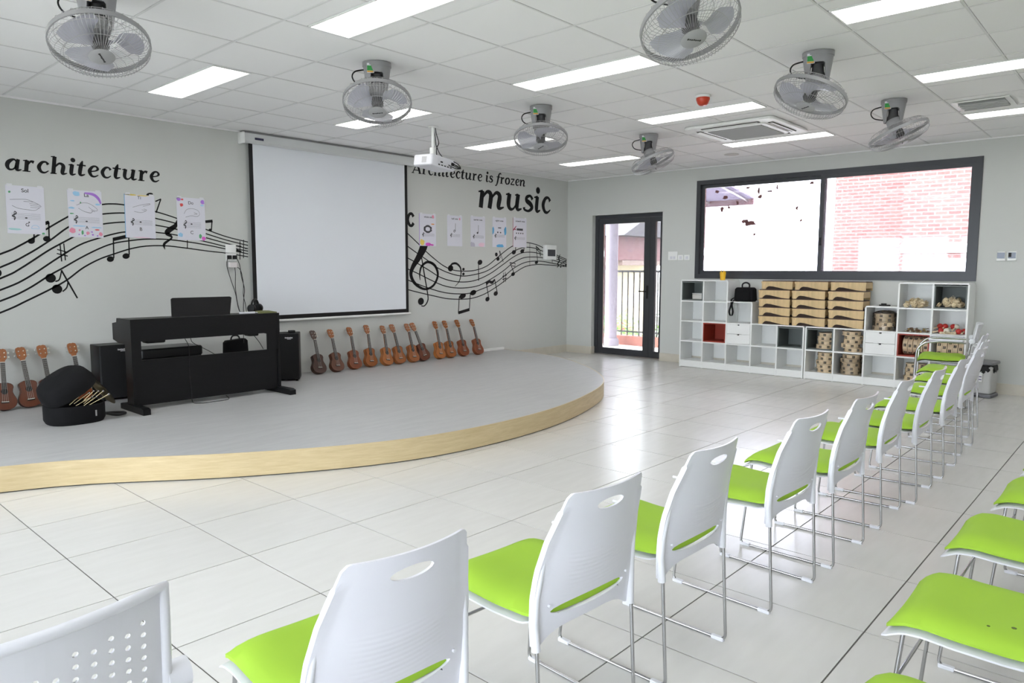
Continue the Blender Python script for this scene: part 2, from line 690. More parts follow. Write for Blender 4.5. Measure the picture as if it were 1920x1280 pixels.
# ---- ceiling lights
PANEL = mat('light_diffuser', (.9, .9, .9), .5, emit=((1.0, 0.985, 0.95), PANEL_STRENGTH))
CN = {-4: 'left of the photo', -1: 'first', 2: 'second', 5: 'third', 8: 'fourth'}
RN = {2: 'nearest the screen wall', 6: 'in the middle row', 10: 'in the row above the chairs', 14: 'in the rear row'}
for L, r in LIGHTS:
    x = CX0+CT*(L+.5)
    y = CY0-CT*(r+1)
    t = empty('ceiling_light', (x, y, H), 0,
              ('white ceiling light panel %s, %s light from the left' % (RN[r], CN[L])) if L >= -1 else 'white ceiling light panel over the left end, %s' % RN[r], 'ceiling light', 'recessed light panels')
    f = MB()
    f.bx(-.145, -.135, -.585, .585, -.004, .02)
    f.bx(.135, .145, -.585, .585, -.004, .02)
    f.bx(-.135, .135, -.585, -.575, -.004, .02)
    f.bx(-.135, .135, .575, .585, -.004, .02)
    f.build('frame', WHITEP, t)
    MB().bx(-.135, .135, -.575, .575, 0, .01).build('diffuser', PANEL, t)

# ---- door
door = empty('door_1', (0.115, (DY0+DY1)/2, 0), 0, 'dark framed glass double door beside the shelves', 'door', kind='structure')
hw = (DY0-DY1)/2
yc = (DY0+DY1)/2


def dybox(m, ya, yb, z0, z1, x0=-.035, x1=.035):
    m.bx(x0, x1, ya-yc, yb-yc, z0, z1)


fr = MB()
dybox(fr, DY0-.002, DY0-.065, 0, DZ)
dybox(fr, DY1+.002, DY1+.045, 0, DZ)
dybox(fr, DY0-.065, DY1+.045, DZ-.06, DZ-.002)
fr.build('door_frame', FRAME, door)
split = -1.515
for nm, a, b_ in (('door_leaf', DY0-.068, split+.002), ('door_leaf', split-.002, DY1+.048)):
    lf = MB()
    sl, sr = (.085, .105) if a > -1 else (.085, .035)
    dybox(lf, a, a-sl, .015, DZ-.063, -.025, .025)
    dybox(lf, b_, b_+sr, .015, DZ-.063, -.025, .025)
    dybox(lf, a-sl, b_+sr, .015, .115, -.025, .025)
    dybox(lf, a-sl, b_+sr, DZ-.063-.075, DZ-.063, -.025, .025)
    lo = lf.build(nm, FRAME, door)
    gp = MB()
    dybox(gp, a-sl, b_+sr, .115, DZ-.138, -.004, .004)
    gp.build('pane', GLASSD, lo)
    if a > -1:
        hd = MB()
        hy = b_+.035-yc
        hd.bx(-.034, -.025, hy-.016, hy+.016, .92, 1.12)
        hd.cyl((-.034, hy, 1.03), (-.075, hy, 1.03), .009)
        hd.cyl((-.07, hy, 1.03), (-.07, hy+.13, 1.03), .009)
        hd.build('door_handle', BLACK, lo)
th = MB()
th.bx(-.06, .02, DY1-yc+.002, DY0-yc-.002, 0, .012)
th.build('threshold', STEEL, door)

# ---- window
win = empty('window_1', (0.03, 0, 0), 0, 'wide dark framed sliding window above the white shelves', 'window', kind='structure')
wf = MB()
wf.bx(-.045, .06, WY0-.001, WY0-.06, WZ0, WZ1)
wf.bx(-.045, .06, WY1+.06, WY1+.001, WZ0, WZ1)
wf.bx(-.045, .06, WY1+.06, WY0-.06, WZ0+.001, WZ0+.06)
wf.bx(-.045, .06, WY1+.06, WY0-.06, WZ1-.06, WZ1-.001)
wf.build('window_frame', FRAME, win)
wm = (-4.055)
for a, b_, xo, dark in ((WY0-.06, wm-.03, .02, 0), (wm+.03, WY1+.06, -.02, 1)):
    sash = MB()
    s = .048
    x0, x1 = xo-.018, xo+.018
    sash.bx(x0, x1, a, a-s, WZ0+.06, WZ1-.06)
    sash.bx(x0, x1, b_+s, b_, WZ0+.06, WZ1-.06)
    sash.bx(x0, x1, b_+s, a-s, WZ0+.06, WZ0+.06+s)
    sash.bx(x0, x1, b_+s, a-s, WZ1-.06-s, WZ1-.06)
    so = sash.build('sash', FRAME, win)
    pn = MB().bx(xo-.004, xo+.004, b_+s, a-s, WZ0+.06+s, WZ1-.06-s).build('pane', GLASSW, so)
    if dark:
        k = MB()
        k.rbox((xo-.026, a-.03, 1.72), (.016, .03, .10), .006)
        k.bx(xo-.05, xo-.03, a-.05, a-.02, 1.70, 1.76)
        k.build('latch', BLACK, so)
# dirt spots stuck on the left pane
STAIN = mat('pane_stain', (.20, .09, .09), .9)
rs = random.Random(3)
sp = [(-3.10, 1.99, .10, .035), (-3.02, 2.02, .05, .03), (-2.72, 2.36, .022, .016), (-3.22, 2.34, .02, .02), (-2.68, 2.20, .016, .02), (-2.78, 2.22, .014, .014),
      (-2.6, 2.45, .02, .012), (-3.05, 2.47, .025, .01), (-3.2, 2.42, .01, .03), (-3.45, 2.44, .01, .024), (-3.72, 2.16, .012, .016), (-3.9, 2.47, .018, .014),
      (-3.16, 1.84, .012, .012), (-3.78, 2.0, .01, .012), (-3.35, 2.4, .03, .008), (-2.9, 2.28, .012, .018)]
for (y, z, ry, rz) in sp:
    m = MB()
    if ry < .04:
        ry, rz = ry*1.6, rz*1.6
    poly = []
    for k in range(12):
        t = 2*PI*k/12
        q = rs.uniform(.6, 1.25)
        poly.append((y+ry*q*math.cos(t), z+rz*q*math.sin(t)))
    m.prism(poly, lambda a, b: (.0149, a, b), lambda a, b: (.0145, a, b))
    m.build('stain', STAIN, win)

# ================================================================== OUTSIDE
tag(MB().bx(T, 1.95, -14, 8, -.15, -.02).build('terrace_floor', mat('terrace_tile', (.75, .72, .68), .6)), 'bright terrace floor outside the glass door', 'terrace', kind='structure')
kerb = MB()
kerb.bx(1.72, 1.95, -14, 8, -.02, .15)
tag(kerb.build('terrace_kerb', mat('terracotta', (.24, .075, .05), .7)), 'terracotta kerb under the terrace railing', 'kerb', kind='structure')
rail = empty('terrace_railing', (1.83, -2, .15), 0, 'black metal bar railing along the terrace edge', 'railing')
rp = MB()
rp.bx(-.025, .025, -11, 9, 1.16, 1.2)
rp.build('top_rail', BLACK, rail)
MB().bx(-.02, .02, -11, 9, .06, .09).build('bottom_rail', BLACK, rail)
bar = MB().bx(-.009, .009, -.009, .009, 0, 1.16)
bp_ = None
for k in range(160):
    y = -11+.125*k
    if bp_ is None:
        bp_ = o = bar.build('bar', BLACK, rail)
    else:
        o = bp_.copy()
        COL.objects.link(o)
    o.location = (0, y, 0)
# column and the low red roofed building across
cl = empty('terrace_column', (1.50, .14, -.02), 0, 'pale round terrace column outside the door', 'column')
MB().lathe([(.11, 0), (.11, 2.9)], 24).build('shaft', mat('column_paint', (.15, .13, .165), .6), cl, 40)
MB().bx(-.16, .16, -.16, .16, 2.9, 3.05).build('capital', mat('column_paint', (.15, .13, .165), .6), cl)
MB().lathe([(.15, 0), (.15, .1), (.12, .14)], 24).build('plinth', mat('column_paint', (.15, .13, .165), .6), cl, 40)
pav = empty('red_pavilion', (9.0, 10.5, -6), 0, 'dark red roofed pavilion beyond the terrace railing', 'building')
REDR = mat('red_roof', (.07, .006, .010), .6)
PURP = mat('roof_tiles_grey', (.020, .017, .024), .7, var=(3, .3, (1, 6, 1)))
MB().bx(0, 4, -5.5, 5.5, 6.1+.0+1.55, 7.62+.75).build('fascia', REDR, pav)
MB().bx(.2, 4, -5.5, 5.5, 7.5, 7.66).build('beam', DKWOOD, pav)
rf = MB()
rf.add([(-.5, -6, 8.37), (-.5, 6, 8.37), (4, 6, 10.4), (4, -6, 10.4), (4.4, -6, 8.37), (4.4, 6, 8.37)], [(0, 3, 2, 1), (3, 4, 5, 2), (0, 1, 5, 4), (0, 4, 3), (1, 2, 5)])
rf.build('roof', PURP, pav)
for yy in (-4.6, -1.5, 1.5, 4.6):
    MB().cyl((.4, yy, 0), (.4, yy, 7.5), .18, n=16).build('post', REDR, pav, 40)
MB().bx(1.5, 1.7, -5.5, 5.5, 0, 7.5).build('rear_wall', mat('cream_wall', (.5, .43, .30), .8), pav)
aw = empty('lilac_awning', (.25, -.6, 0), 0, 'pale lilac awning over the terrace outside the left window pane', 'awning')
m = MB()
m.add([(0, -1.2, 3.05), (2.8, -1.2, 2.62), (2.8, .5, 2.62), (0, .5, 3.05), (0, -1.2, 3.08), (2.8, -1.2, 2.65), (2.8, .5, 2.65), (0, .5, 3.08)], [(3, 2, 1, 0), (4, 5, 6, 7), (0, 1, 5, 4), (1, 2, 6, 5), (2, 3, 7, 6), (3, 0, 4, 7)])
MB().bx(-.04, .02, -1.25, .55, 2.98, 3.12).build('wall_rail', STEEL, aw)
m.build('canopy', mat('lilac_canvas', (.16, .14, .24), .8), aw)
for y in (-1.1, -.35, .4):
    MB().cyl((0, y, 3.02), (2.8, y, 2.59), .02, n=8).build('rafter', STEEL, aw)
MB().bx(2.78, 2.82, -1.2, .5, 2.52, 2.64).build('valance', REDR, aw)
# brick block across the yard
bb_ = empty('brick_building', (7.4, -6.5, -6), 0, 'sunlit pink brick building across from the window', 'building')
MB().bx(0, 4, -9, 3.35, 0, 13).build('front_wall', BRICK, bb_)
MB().bx(1.4, 4, 3.35, 5.2, 0, 13).build('return_wall', BRICK, bb_)
MB().bx(-.05, .02, -9, 3.35, 7.72, 7.9).build('ledge', WHITEP, bb_)
for yy in (-6.5, -3.3, -.1, 2.0):
    w = MB().bx(-.03, .02, yy-.55, yy+.55, 6.3, 7.6).build('window_opening', WHITEP, bb_)
    MB().bx(-.035, -.031, yy-.48, yy+.48, 6.38, 7.52).build('pane', mat('far_glass', (.5, .52, .58), .1), w)
tag(MB().bx(-90, 90, -90, 90, -6.2, -6.0).build('yard_ground', mat('yard', (.30, .30, .27), .9)), 'pale yard below the terrace', 'ground', kind='structure')
# shrubs behind the railing
LEAFM = [mat('leaf_green', (.10, .30, .03), .6), mat('leaf_yellow', (.45, .42, .04), .6), mat('leaf_red', (.5, .07, .04), .6)]
rr = random.Random(11)
for (sx, sy, sz, rad, lab) in ((3.2, 2.45, -.15, .62, 'green flowering shrub straight behind the terrace column'), (3.1, 1.15, -.05, .62, 'yellow green shrub behind the railing seen through the wide door leaf'),
                               (3.3, -.15, .05, .62, 'shrub with red blooms behind the railing seen through the narrow door leaf'), (4.8, 3.4, -.3, 1.1, 'larger pale shrub farther behind the railing')):
    t = empty('garden_shrub', (sx, sy, -6), 0, lab, 'shrub', 'shrubs behind the railing')
    MB().cyl((0, 0, 0), (0, 0, 6+sz), .07, .03, n=8).build('stem', DKWOOD, t)
    for mi, cnt in ((0, 700), (1, 260), (2, 90)):
        m = MB()
        for k in range(cnt):
            d = Vector((rr.gauss(0, 1), rr.gauss(0, 1), rr.gauss(0, 1))).normalized()*rad*rr.uniform(.35, 1)
            p = Vector((d.x, d.y, d.z*1.0+6+sz))
            a = Vector((rr.gauss(0, 1), rr.gauss(0, 1), rr.gauss(0, 1))).normalized()
            b = a.orthogonal().normalized()
            q = rr.uniform(.03, .07)
            m.add([p-a*q, p+b*q*.45, p+a*q, p-b*q*.45], [(0, 1, 2, 3)])
        tag(m.build('foliage' if mi == 0 else 'blossom', LEAFM[mi], t), kind='stuff')

# ================================================================== STAGE
SZ = 0.165
edge = [(-10.74, -1.75), (-10.3, -1.79), (-9.9, -1.83), (-9.0, -1.96), (-8.397, -2.183), (-7.966, -2.395), (-7.256, -2.93), (-6.488, -3.344), (-5.773, -3.515), (-4.881, -3.505), (-4.032, -3.32),
        (-3.179, -2.964), (-2.55, -2.42), (-2.02, -1.72), (-1.74, -1.2), (-1.60, -.65), (-1.53, -.002)]
E2 = [p[:2] for p in cr_spline(edge, 8)]
stage = empty('stage', (0, 0, 0), 0, 'low curved stage with grey deck and oak front along the screen wall', 'stage')
dk = MB()
poly = E2+[(-10.74, -.002)]
dk.prism(poly, lambda a, b: (a, b, SZ-.012), lambda a, b: (a, b, SZ))
dk.build('deck', DECK, stage)


def offs(P, d):
    o = []
    n = len(P)
    for i in range(n):
        a, b = P[max(i-1, 0)], P[min(i+1, n-1)]
        dx, dy = b[0]-a[0], b[1]-a[1]
        l = math.hypot(dx, dy)
        o.append((P[i][0]+dy/l*d, P[i][1]-dx/l*d))
    return o


def strip(P0, P1, z0, z1, m, name):
    mb = MB()
    n = len(P0)
    for i in range(n):
        mb.v += [(*P0[i], z0), (*P0[i], z1), (*P1[i], z1), (*P1[i], z0)]
    for i in range(n-1):
        a, b = 4*i, 4*i+4
        mb.f += [(a, b, b+1, a+1), (a+1, b+1, b+2, a+2), (a+2, b+2, b+3, a+3), (a+3, b+3, b, a)]
    mb.f += [(0, 1, 2, 3), (4*n-4, 4*n-1, 4*n-2, 4*n-3)]
    return mb.build(name, m, stage, 30)


# oak fascia in three bent panels, dark strip below painted as the shadow line, thin metal nosing on top
n3 = len(E2)
for a, b in ((0, 52), (52, 90), (90, n3-1)):
    seg = E2[a:b+1]
    strip(offs(seg, -.012), offs(seg, .003), .008, SZ-.0005, OAK, 'fascia')
strip(offs(E2, -.02), offs(E2, -.008), 0, .008, DARKSHADE, 'shadow_strip')
strip(offs(E2, -.004), offs(E2, .005), SZ-.0004, SZ+.0012, mat('edge_trim', (.62, .52, .33), .4), 'edge_nosing')

# wall decal outlines, (x, z) in metres on the screen wall
LEFT_LINES = [[(-8.423, 1.228), (-7.823, 1.478), (-7.675, 1.555), (-7.53, 1.651), (-7.472, 1.7), (-7.305, 1.813), (-7.149, 1.905), (-7.002, 1.948), (-6.91, 1.959), (-6.823, 1.957), (-6.674, 1.941), (-6.515, 1.907), (-6.338, 1.859), (-6.039, 1.76), (-5.822, 1.693), (-5.586, 1.645)], [(-8.43, 1.102), (-7.83, 1.366), (-7.63, 1.476), (-7.452, 1.601), (-7.31, 1.718), (-7.154, 1.815), (-7.007, 1.86), (-6.827, 1.88), (-6.678, 1.872), (-6.531, 1.845), (-6.34, 1.806), (-6.041, 1.717), (-5.823, 1.658), (-5.587, 1.609)], [(-8.435, 1.005), (-7.835, 1.272), (-7.686, 1.355), (-7.477, 1.507), (-7.37, 1.575), (-7.249, 1.649), (-7.136, 1.726), (-7.011, 1.768), (-6.831, 1.795), (-6.669, 1.797), (-6.534, 1.78), (-6.343, 1.75), (-6.043, 1.676), (-5.824, 1.624), (-5.588, 1.574)], [(-8.441, 0.934), (-7.841, 1.174), (-7.641, 1.274), (-7.387, 1.456), (-7.21, 1.573), (-7.051, 1.638), (-6.924, 1.68), (-6.829, 1.702), (-6.673, 1.714), (-6.537, 1.711), (-6.345, 1.692), (-6.044, 1.635), (-5.826, 1.589), (-5.589, 1.548)], [(-8.446, 0.853), (-7.846, 1.081), (-7.646, 1.176), (-7.468, 1.297), (-7.36, 1.362), (-7.216, 1.452), (-7.056, 1.54), (-6.928, 1.593), (-6.786, 1.622), (-6.627, 1.643), (-6.438, 1.646), (-6.242, 1.629), (-6.052, 1.604), (-5.827, 1.564), (-5.59, 1.519)], [(-8.451, 0.75), (-7.851, 0.982), (-7.652, 1.078), (-7.459, 1.179), (-7.334, 1.254), (-7.199, 1.362), (-7.061, 1.442), (-6.933, 1.493), (-6.777, 1.547), (-6.63, 1.576), (-6.454, 1.583), (-6.245, 1.565), (-6.027, 1.54), (-5.828, 1.522), (-5.591, 1.488)]]
RIGHT_LINES = [[(-3.427, 1.854), (-3.197, 1.692), (-3.068, 1.596), (-2.869, 1.469), (-2.733, 1.399), (-2.569, 1.348), (-2.352, 1.334), (-2.128, 1.349), (-1.896, 1.412), (-1.684, 1.533), (-1.466, 1.656), (-1.327, 1.716), (-1.156, 1.758), (-1.01, 1.771), (-0.832, 1.753), (-0.648, 1.713), (-0.316, 1.615), (-0.136, 1.57), (0.065, 1.526)], [(-3.43, 1.682), (-3.221, 1.569), (-3.048, 1.481), (-2.87, 1.382), (-2.64, 1.305), (-2.401, 1.266), (-2.153, 1.286), (-1.896, 1.34), (-1.63, 1.46), (-1.383, 1.602), (-1.184, 1.676), (-1.01, 1.701), (-0.831, 1.69), (-0.648, 1.655), (-0.3, 1.582), (0.065, 1.499)], [(-3.432, 1.525), (-3.222, 1.438), (-3.005, 1.34), (-2.826, 1.255), (-2.617, 1.202), (-2.377, 1.182), (-2.128, 1.206), (-1.844, 1.294), (-1.576, 1.423), (-1.326, 1.547), (-1.126, 1.612), (-0.891, 1.625), (-0.647, 1.6), (-0.299, 1.541), (0.065, 1.474)], [(-3.435, 1.38), (-3.224, 1.307), (-3.007, 1.223), (-2.781, 1.144), (-2.571, 1.106), (-2.329, 1.099), (-2.052, 1.133), (-1.791, 1.23), (-1.548, 1.34), (-1.326, 1.462), (-1.097, 1.537), (-0.89, 1.553), (-0.647, 1.547), (-0.299, 1.505), (0.066, 1.448)], [(-3.437, 1.238), (-3.226, 1.167), (-2.986, 1.096), (-2.736, 1.041), (-2.5, 1.018), (-2.255, 1.021), (-2.001, 1.079), (-1.738, 1.156), (-1.521, 1.266), (-1.297, 1.387), (-1.067, 1.465), (-0.829, 1.49), (-0.584, 1.485), (-0.266, 1.451), (0.066, 1.423)], [(-3.439, 1.105), (-3.185, 1.05), (-2.897, 0.993), (-2.69, 0.957), (-2.452, 0.941), (-2.205, 0.949), (-1.949, 1.005), (-1.684, 1.11), (-1.465, 1.219), (-1.268, 1.321), (-1.037, 1.407), (-0.768, 1.438), (-0.521, 1.434), (-0.2, 1.421), (0.067, 1.408)]]
LEFT_MARKS = [('beamed_note', [[(-7.568, 1.604, 0.011), (-7.562, 1.719, 0.01)], [(-7.452, 1.625, 0.01), (-7.448, 1.77, 0.011)], [(-7.562, 1.713, 0.028), (-7.445, 1.765, 0.028)]], [(-7.589, 1.594, 0.026, 0.023), (-7.471, 1.618, 0.027, 0.024)]), ('sharp_sign', [[(-7.37, 1.575, 0.009), (-7.365, 1.421, 0.01)], [(-7.34, 1.581, 0.009), (-7.335, 1.431, 0.009)], [(-7.395, 1.527, 0.009), (-7.31, 1.502, 0.009)], [(-7.4, 1.491, 0.009), (-7.314, 1.469, 0.01)]], []), ('grace_note', [[(-7.424, 1.243, 0.012), (-7.392, 1.261, 0.011), (-7.37, 1.34, 0.01)], [(-7.371, 1.153, 0.012), (-7.337, 1.188, 0.011), (-7.324, 1.242, 0.01)], [(-7.372, 1.344, 0.013), (-7.256, 1.09, 0.013)]], [(-7.459, 1.273, 0.039, 0.04), (-7.414, 1.175, 0.039, 0.041)]), ('note_head', [], [(-7.856, 1.321, 0.034, 0.038)]), ('beamed_note', [[(-6.931, 1.456, 0.011), (-6.926, 1.642, 0.011)], [(-6.793, 1.49, 0.011), (-6.79, 1.659, 0.011)], [(-6.929, 1.63, 0.032), (-6.786, 1.668, 0.033)]], [(-6.961, 1.447, 0.03, 0.026), (-6.822, 1.477, 0.031, 0.026)]), ('rest_sign', [[(-6.325, 1.846, 0.005), (-6.348, 1.784, 0.039), (-6.415, 1.734, 0.05), (-6.429, 1.705, 0.045), (-6.388, 1.664, 0.016), (-6.463, 1.602, 0.024), (-6.459, 1.547, 0.004)]], []), ('bar_line', [[(-6.235, 1.646, 0.008), (-6.238, 1.565, 0.008)]], []), ('eighth_note', [[(-6.529, 2.009, 0.012), (-6.475, 2.036, 0.011)], [(-6.478, 2.032, 0.011), (-6.528, 1.9, 0.012)]], [(-6.58, 2.069, 0.031, 0.018)]), ('beamed_note', [[(-6.043, 1.838, 0.027), (-5.967, 1.849, 0.028)], [(-5.973, 1.851, 0.011), (-5.983, 1.756, 0.011)]], [(-5.996, 1.756, 0.017, 0.014)])]
RIGHT_MARKS = [('treble_clef', [[(-3.098, 1.695, 0.102), (-3.123, 1.628, 0.092), (-3.2, 1.512, 0.069), (-3.298, 1.388, 0.049), (-3.331, 1.282, 0.039), (-3.258, 1.167, 0.033), (-3.097, 1.095, 0.023), (-2.941, 1.143, 0.024), (-2.86, 1.28, 0.027), (-2.911, 1.407, 0.03), (-3.037, 1.456, 0.026), (-3.147, 1.397, 0.023), (-3.181, 1.298, 0.017), (-3.176, 1.216, 0.007)], [(-3.146, 1.513, 0.013), (-3.095, 1.265, 0.015), (-3.043, 1.014, 0.013), (-3.05, 0.93, 0.014), (-3.104, 0.873, 0.012), (-3.161, 0.875, 0.01)]], [(-3.165, 0.934, 0.049, 0.048)]), ('bass_clef', [[(-2.639, 1.391, 0.01), (-2.592, 1.434, 0.021), (-2.509, 1.438, 0.023), (-2.437, 1.383, 0.019), (-2.425, 1.296, 0.014), (-2.462, 1.192, 0.009), (-2.542, 1.123, 0.004)]], [(-2.623, 1.374, 0.047, 0.043), (-2.376, 1.361, 0.022, 0.019), (-2.377, 1.294, 0.022, 0.019)]), ('quarter_note', [[(-2.077, 1.438, 0.01), (-2.073, 1.197, 0.011)]], [(-2.046, 1.46, 0.046, 0.036)]), ('grace_note', [[(-1.63, 1.634, 0.007), (-1.554, 1.47, 0.007)], [(-1.636, 1.634, 0.007), (-1.614, 1.524, 0.007)]], [(-1.703, 1.578, 0.027, 0.029), (-1.668, 1.516, 0.032, 0.03)]), ('beamed_note', [[(-1.278, 1.623, 0.011), (-1.276, 1.726, 0.011)], [(-1.086, 1.646, 0.011), (-1.086, 1.731, 0.011)]], [(-1.318, 1.618, 0.043, 0.032), (-1.126, 1.639, 0.043, 0.029)]), ('eighth_note', [[(-0.795, 1.719, 0.009), (-0.754, 1.483, 0.01)], [(-0.801, 1.719, 0.015), (-0.694, 1.66, 0.011), (-0.672, 1.566, 0.006)], [(-0.789, 1.677, 0.012), (-0.709, 1.628, 0.01), (-0.684, 1.566, 0.004)]], [(-0.784, 1.471, 0.04, 0.025)]), ('eighth_note', [[(-1.404, 1.462, 0.009), (-1.305, 1.293, 0.01)], [(-1.41, 1.462, 0.009), (-1.283, 1.451, 0.009)], [(-1.283, 1.451, 0.005), (-1.297, 1.383, 0.005)], [(-1.376, 1.415, 0.008), (-1.292, 1.406, 0.008)]], [(-1.334, 1.289, 0.04, 0.028)]), ('sharp_sign', [[(-1.548, 1.312, 0.008), (-1.542, 1.163, 0.007)], [(-1.507, 1.321, 0.007), (-1.501, 1.172, 0.008)], [(-1.57, 1.257, 0.009), (-1.476, 1.275, 0.009)], [(-1.57, 1.21, 0.01), (-1.476, 1.228, 0.01)]], []), ('beamed_note', [[(-1.863, 0.939, 0.01), (-1.918, 1.168, 0.011)], [(-1.684, 1.017, 0.011), (-1.738, 1.212, 0.011)], [(-1.92, 1.15, 0.036), (-1.857, 1.182, 0.029), (-1.791, 1.17, 0.033), (-1.735, 1.217, 0.011)]], [(-1.892, 0.927, 0.042, 0.033), (-1.716, 1.005, 0.043, 0.033)]), ('beamed_note', [[(-2.461, 0.982, 0.01), (-2.478, 0.746, 0.011)], [(-2.242, 1.021, 0.011), (-2.264, 0.79, 0.01)], [(-2.48, 0.751, 0.032), (-2.261, 0.79, 0.032)]], [(-2.396, 0.984, 0.062, 0.035), (-2.185, 1.028, 0.058, 0.036)]), ('bar_line', [[(-0.951, 1.764, 0.005), (-0.949, 1.412, 0.005)]], []), ('rest_sign', [[(-0.127, 1.605, 0.008), (-0.169, 1.543, 0.02), (-0.142, 1.503, 0.02), (-0.2, 1.452, 0.018), (-0.167, 1.428, 0.016), (-0.213, 1.391, 0.006)]], []), ('eighth_note', [[(-0.35, 1.731, 0.01), (-0.301, 1.702, 0.01)], [(-0.301, 1.702, 0.008), (-0.356, 1.471, 0.008)], [(-0.118, 1.448, 0.01), (0.065, 1.509, 0.01)]], [(-0.107, 1.4, 0.016, 0.012), (-0.028, 1.416, 0.017, 0.012), (0.042, 1.433, 0.021, 0.016)])]
LEFT_MARKS += [('double_bar', [[(-5.676, 1.652, 0.009), (-5.684, 1.457, 0.009)], [(-5.635, 1.668, 0.008), (-5.644, 1.473, 0.008)], [(-5.719, 1.602, 0.011), (-5.663, 1.596, 0.011)], [(-5.72, 1.558, 0.017), (-5.665, 1.54, 0.016)]], [(-5.612, 1.574, 0.008, 0.006)])]

INK = mat('black_decal', (0.006, 0.006, 0.007), 0.5, spec=.25)


def wput(y0, y1):
    def f(a, b, h):
        if a > -.8:
            a = -.8+(a+.8)*.905
        return (a, -(y1 if h else y0), b)
    return f


PUTD = wput(.0003, .0016)


def mural(name, lines, marks, label, lw, fat=1.0):
    t = empty(name, (0, 0, 0), 0, label, 'wall decal')
    for q in lines:
        m = MB()
        n = len(q)
        ribbon(m, [(x, z, lw[0]+(lw[1]-lw[0])*i/(n-1)) for i, (x, z) in enumerate(q)], PUTD, 5)
        m.build('staff_line', INK, t)
    for nm, paths, heads in marks:
        m = MB()
        for p in paths:
            ribbon(m, [(q[0], q[1], q[2]*fat) for q in p], PUTD, 6)
        for (x, z, rx, rz) in heads:
            disc2d(m, (x, z), rx*1.05, rz, PUTD, .25)
        m.build(nm, INK, t)
    return t


mural('music_staff_decal', LEFT_LINES, LEFT_MARKS, 'black wavy music staff decal on the wall left of the projection screen', (.016, .010))
mural('music_staff_decal', RIGHT_LINES, RIGHT_MARKS, 'black wavy music staff decal with treble clef right of the projection screen', (.013, .012), 1.3)

# ------------------------------------------------------------------ lettering (drawn strokes, bold serif)
TK, TN = .25, .10
GL = {
    'a': (.92, [[(.62, .72, TN), (.46, .93, .13), (.22, .72, TK), (.15, .4, TK), (.26, .1, .16), (.46, .12, TN), (.63, .42, TN)], [(.68, .97, .2), (.63, .3, TK), (.69, .07, .16), (.88, .14, .06)]]),
    'r': (.68, [[(.2, .95, TK), (.2, .0, TK)], [(.0, .9, .06), (.22, .93, .12)], [(.26, .6, TN), (.40, .88, .14), (.56, .82, .22)], [(.02, .035, .07), (.42, .035, .07)]]),
    'c': (.74, [[(.63, .74, .2), (.5, .94, .12), (.3, .88, .18), (.16, .5, TK), (.28, .12, .19), (.48, .04, .12), (.68, .22, .06)]]),
    'h': (.98, [[(.2, 1.48, TK), (.2, .0, TK)], [(.0, 1.44, .06), (.22, 1.46, .1)], [(.26, .6, TN), (.48, .92, .15), (.7, .74, TK), (.68, .2, TK), (.74, .06, .16), (.94, .14, .06)], [(.04, .035, .07), (.38, .035, .07)]]),
    'i': (.46, [[(.2, .95, TK), (.18, .25, TK), (.25, .06, .16), (.44, .14, .06)], [(.0, .88, .06), (.22, .93, .12)]], [(.22, 1.32, .16)]),
    't': (.58, [[(.3, 1.32, .07), (.24, .95, TK), (.2, .3, TK), (.28, .07, .17), (.5, .16, .06)], [(.0, .93, .1), (.5, .93, .1)]]),
    'e': (.74, [[(.2, .46, .1), (.48, .54, .09), (.62, .72, .17), (.5, .94, .13), (.3, .88, .17), (.16, .5, TK), (.28, .12, .19), (.48, .04, .12), (.68, .2, .06)]]),
    'u': (1.0, [[(.2, .95, TK), (.17, .35, TK), (.28, .08, .17), (.46, .1, TN), (.64, .4, TN)], [(.7, .97, TK), (.66, .3, TK), (.73, .07, .16), (.94, .14, .06)], [(.0, .88, .06), (.2, .93, .12)], [(.52, .9, .06), (.7, .94, .1)]]),
    's': (.66, [[(.56, .74, .17), (.42, .94, .12), (.22, .85, .17), (.22, .64, .22), (.45, .46, .24), (.55, .24, .2), (.36, .04, .12), (.12, .1, .12), (.08, .24, .17)]]),
    'f': (.60, [[(.66, 1.36, .17), (.52, 1.5, .13), (.36, 1.3, .2), (.28, .8, TK), (.2, .1, .22), (.08, -.32, .14), (-.1, -.34, .13)], [(.02, .93, .1), (.56, .93, .1)]]),
    'o': (.86, [[(.43, .95, .12), (.2, .78, .22), (.15, .45, TK), (.25, .12, .2), (.42, .04, .12), (.64, .2, .22), (.7, .55, TK), (.6, .86, .2), (.43, .95, .12)]]),
    'z': (.72, [[(.08, .86, .15), (.62, .9, .13)], [(.58, .88, .12), (.12, .1, .13)], [(.08, .07, .15), (.64, .07, .13)], [(.64, .2, .05), (.62, .05, .12)]]),
    'n': (.98, [[(.2, .95, TK), (.18, .0, TK)], [(.0, .88, .06), (.22, .93, .12)], [(.26, .6, TN), (.48, .92, .15), (.7, .74, TK), (.66, .2, TK), (.73, .06, .16), (.94, .14, .06)]]),
    'm': (1.48, [[(.2, .95, TK), (.16, .0, TK)], [(.0, .88, .06), (.22, .93, .12)], [(.24, .6, TN), (.46, .92, .15), (.66, .74, TK), (.62, .0, TK)], [(.7, .6, TN), (.94, .92, .15), (1.14, .74, TK), (1.1, .2, TK), (1.18, .06, .16), (1.4, .14, .06)]]),
    'A': (1.22, [[(.12, .0, .1), (.56, 1.42, .13)], [(.52, 1.42, .12), (.72, .9, .26), (1.0, .0, TK)], [(.28, .42, .1), (.82, .42, .1)], [(-.02, .035, .07), (.3, .035, .07)], [(.8, .035, .07), (1.18, .035, .07)]]),
    'C': (.80, [[(.68, .74, .24), (.52, .95, .2), (.3, .88, .22), (.16, .5, TK), (.3, .12, .22), (.52, .05, .2), (.68, .26, .24)]]),
    ' ': (.45, []),
}


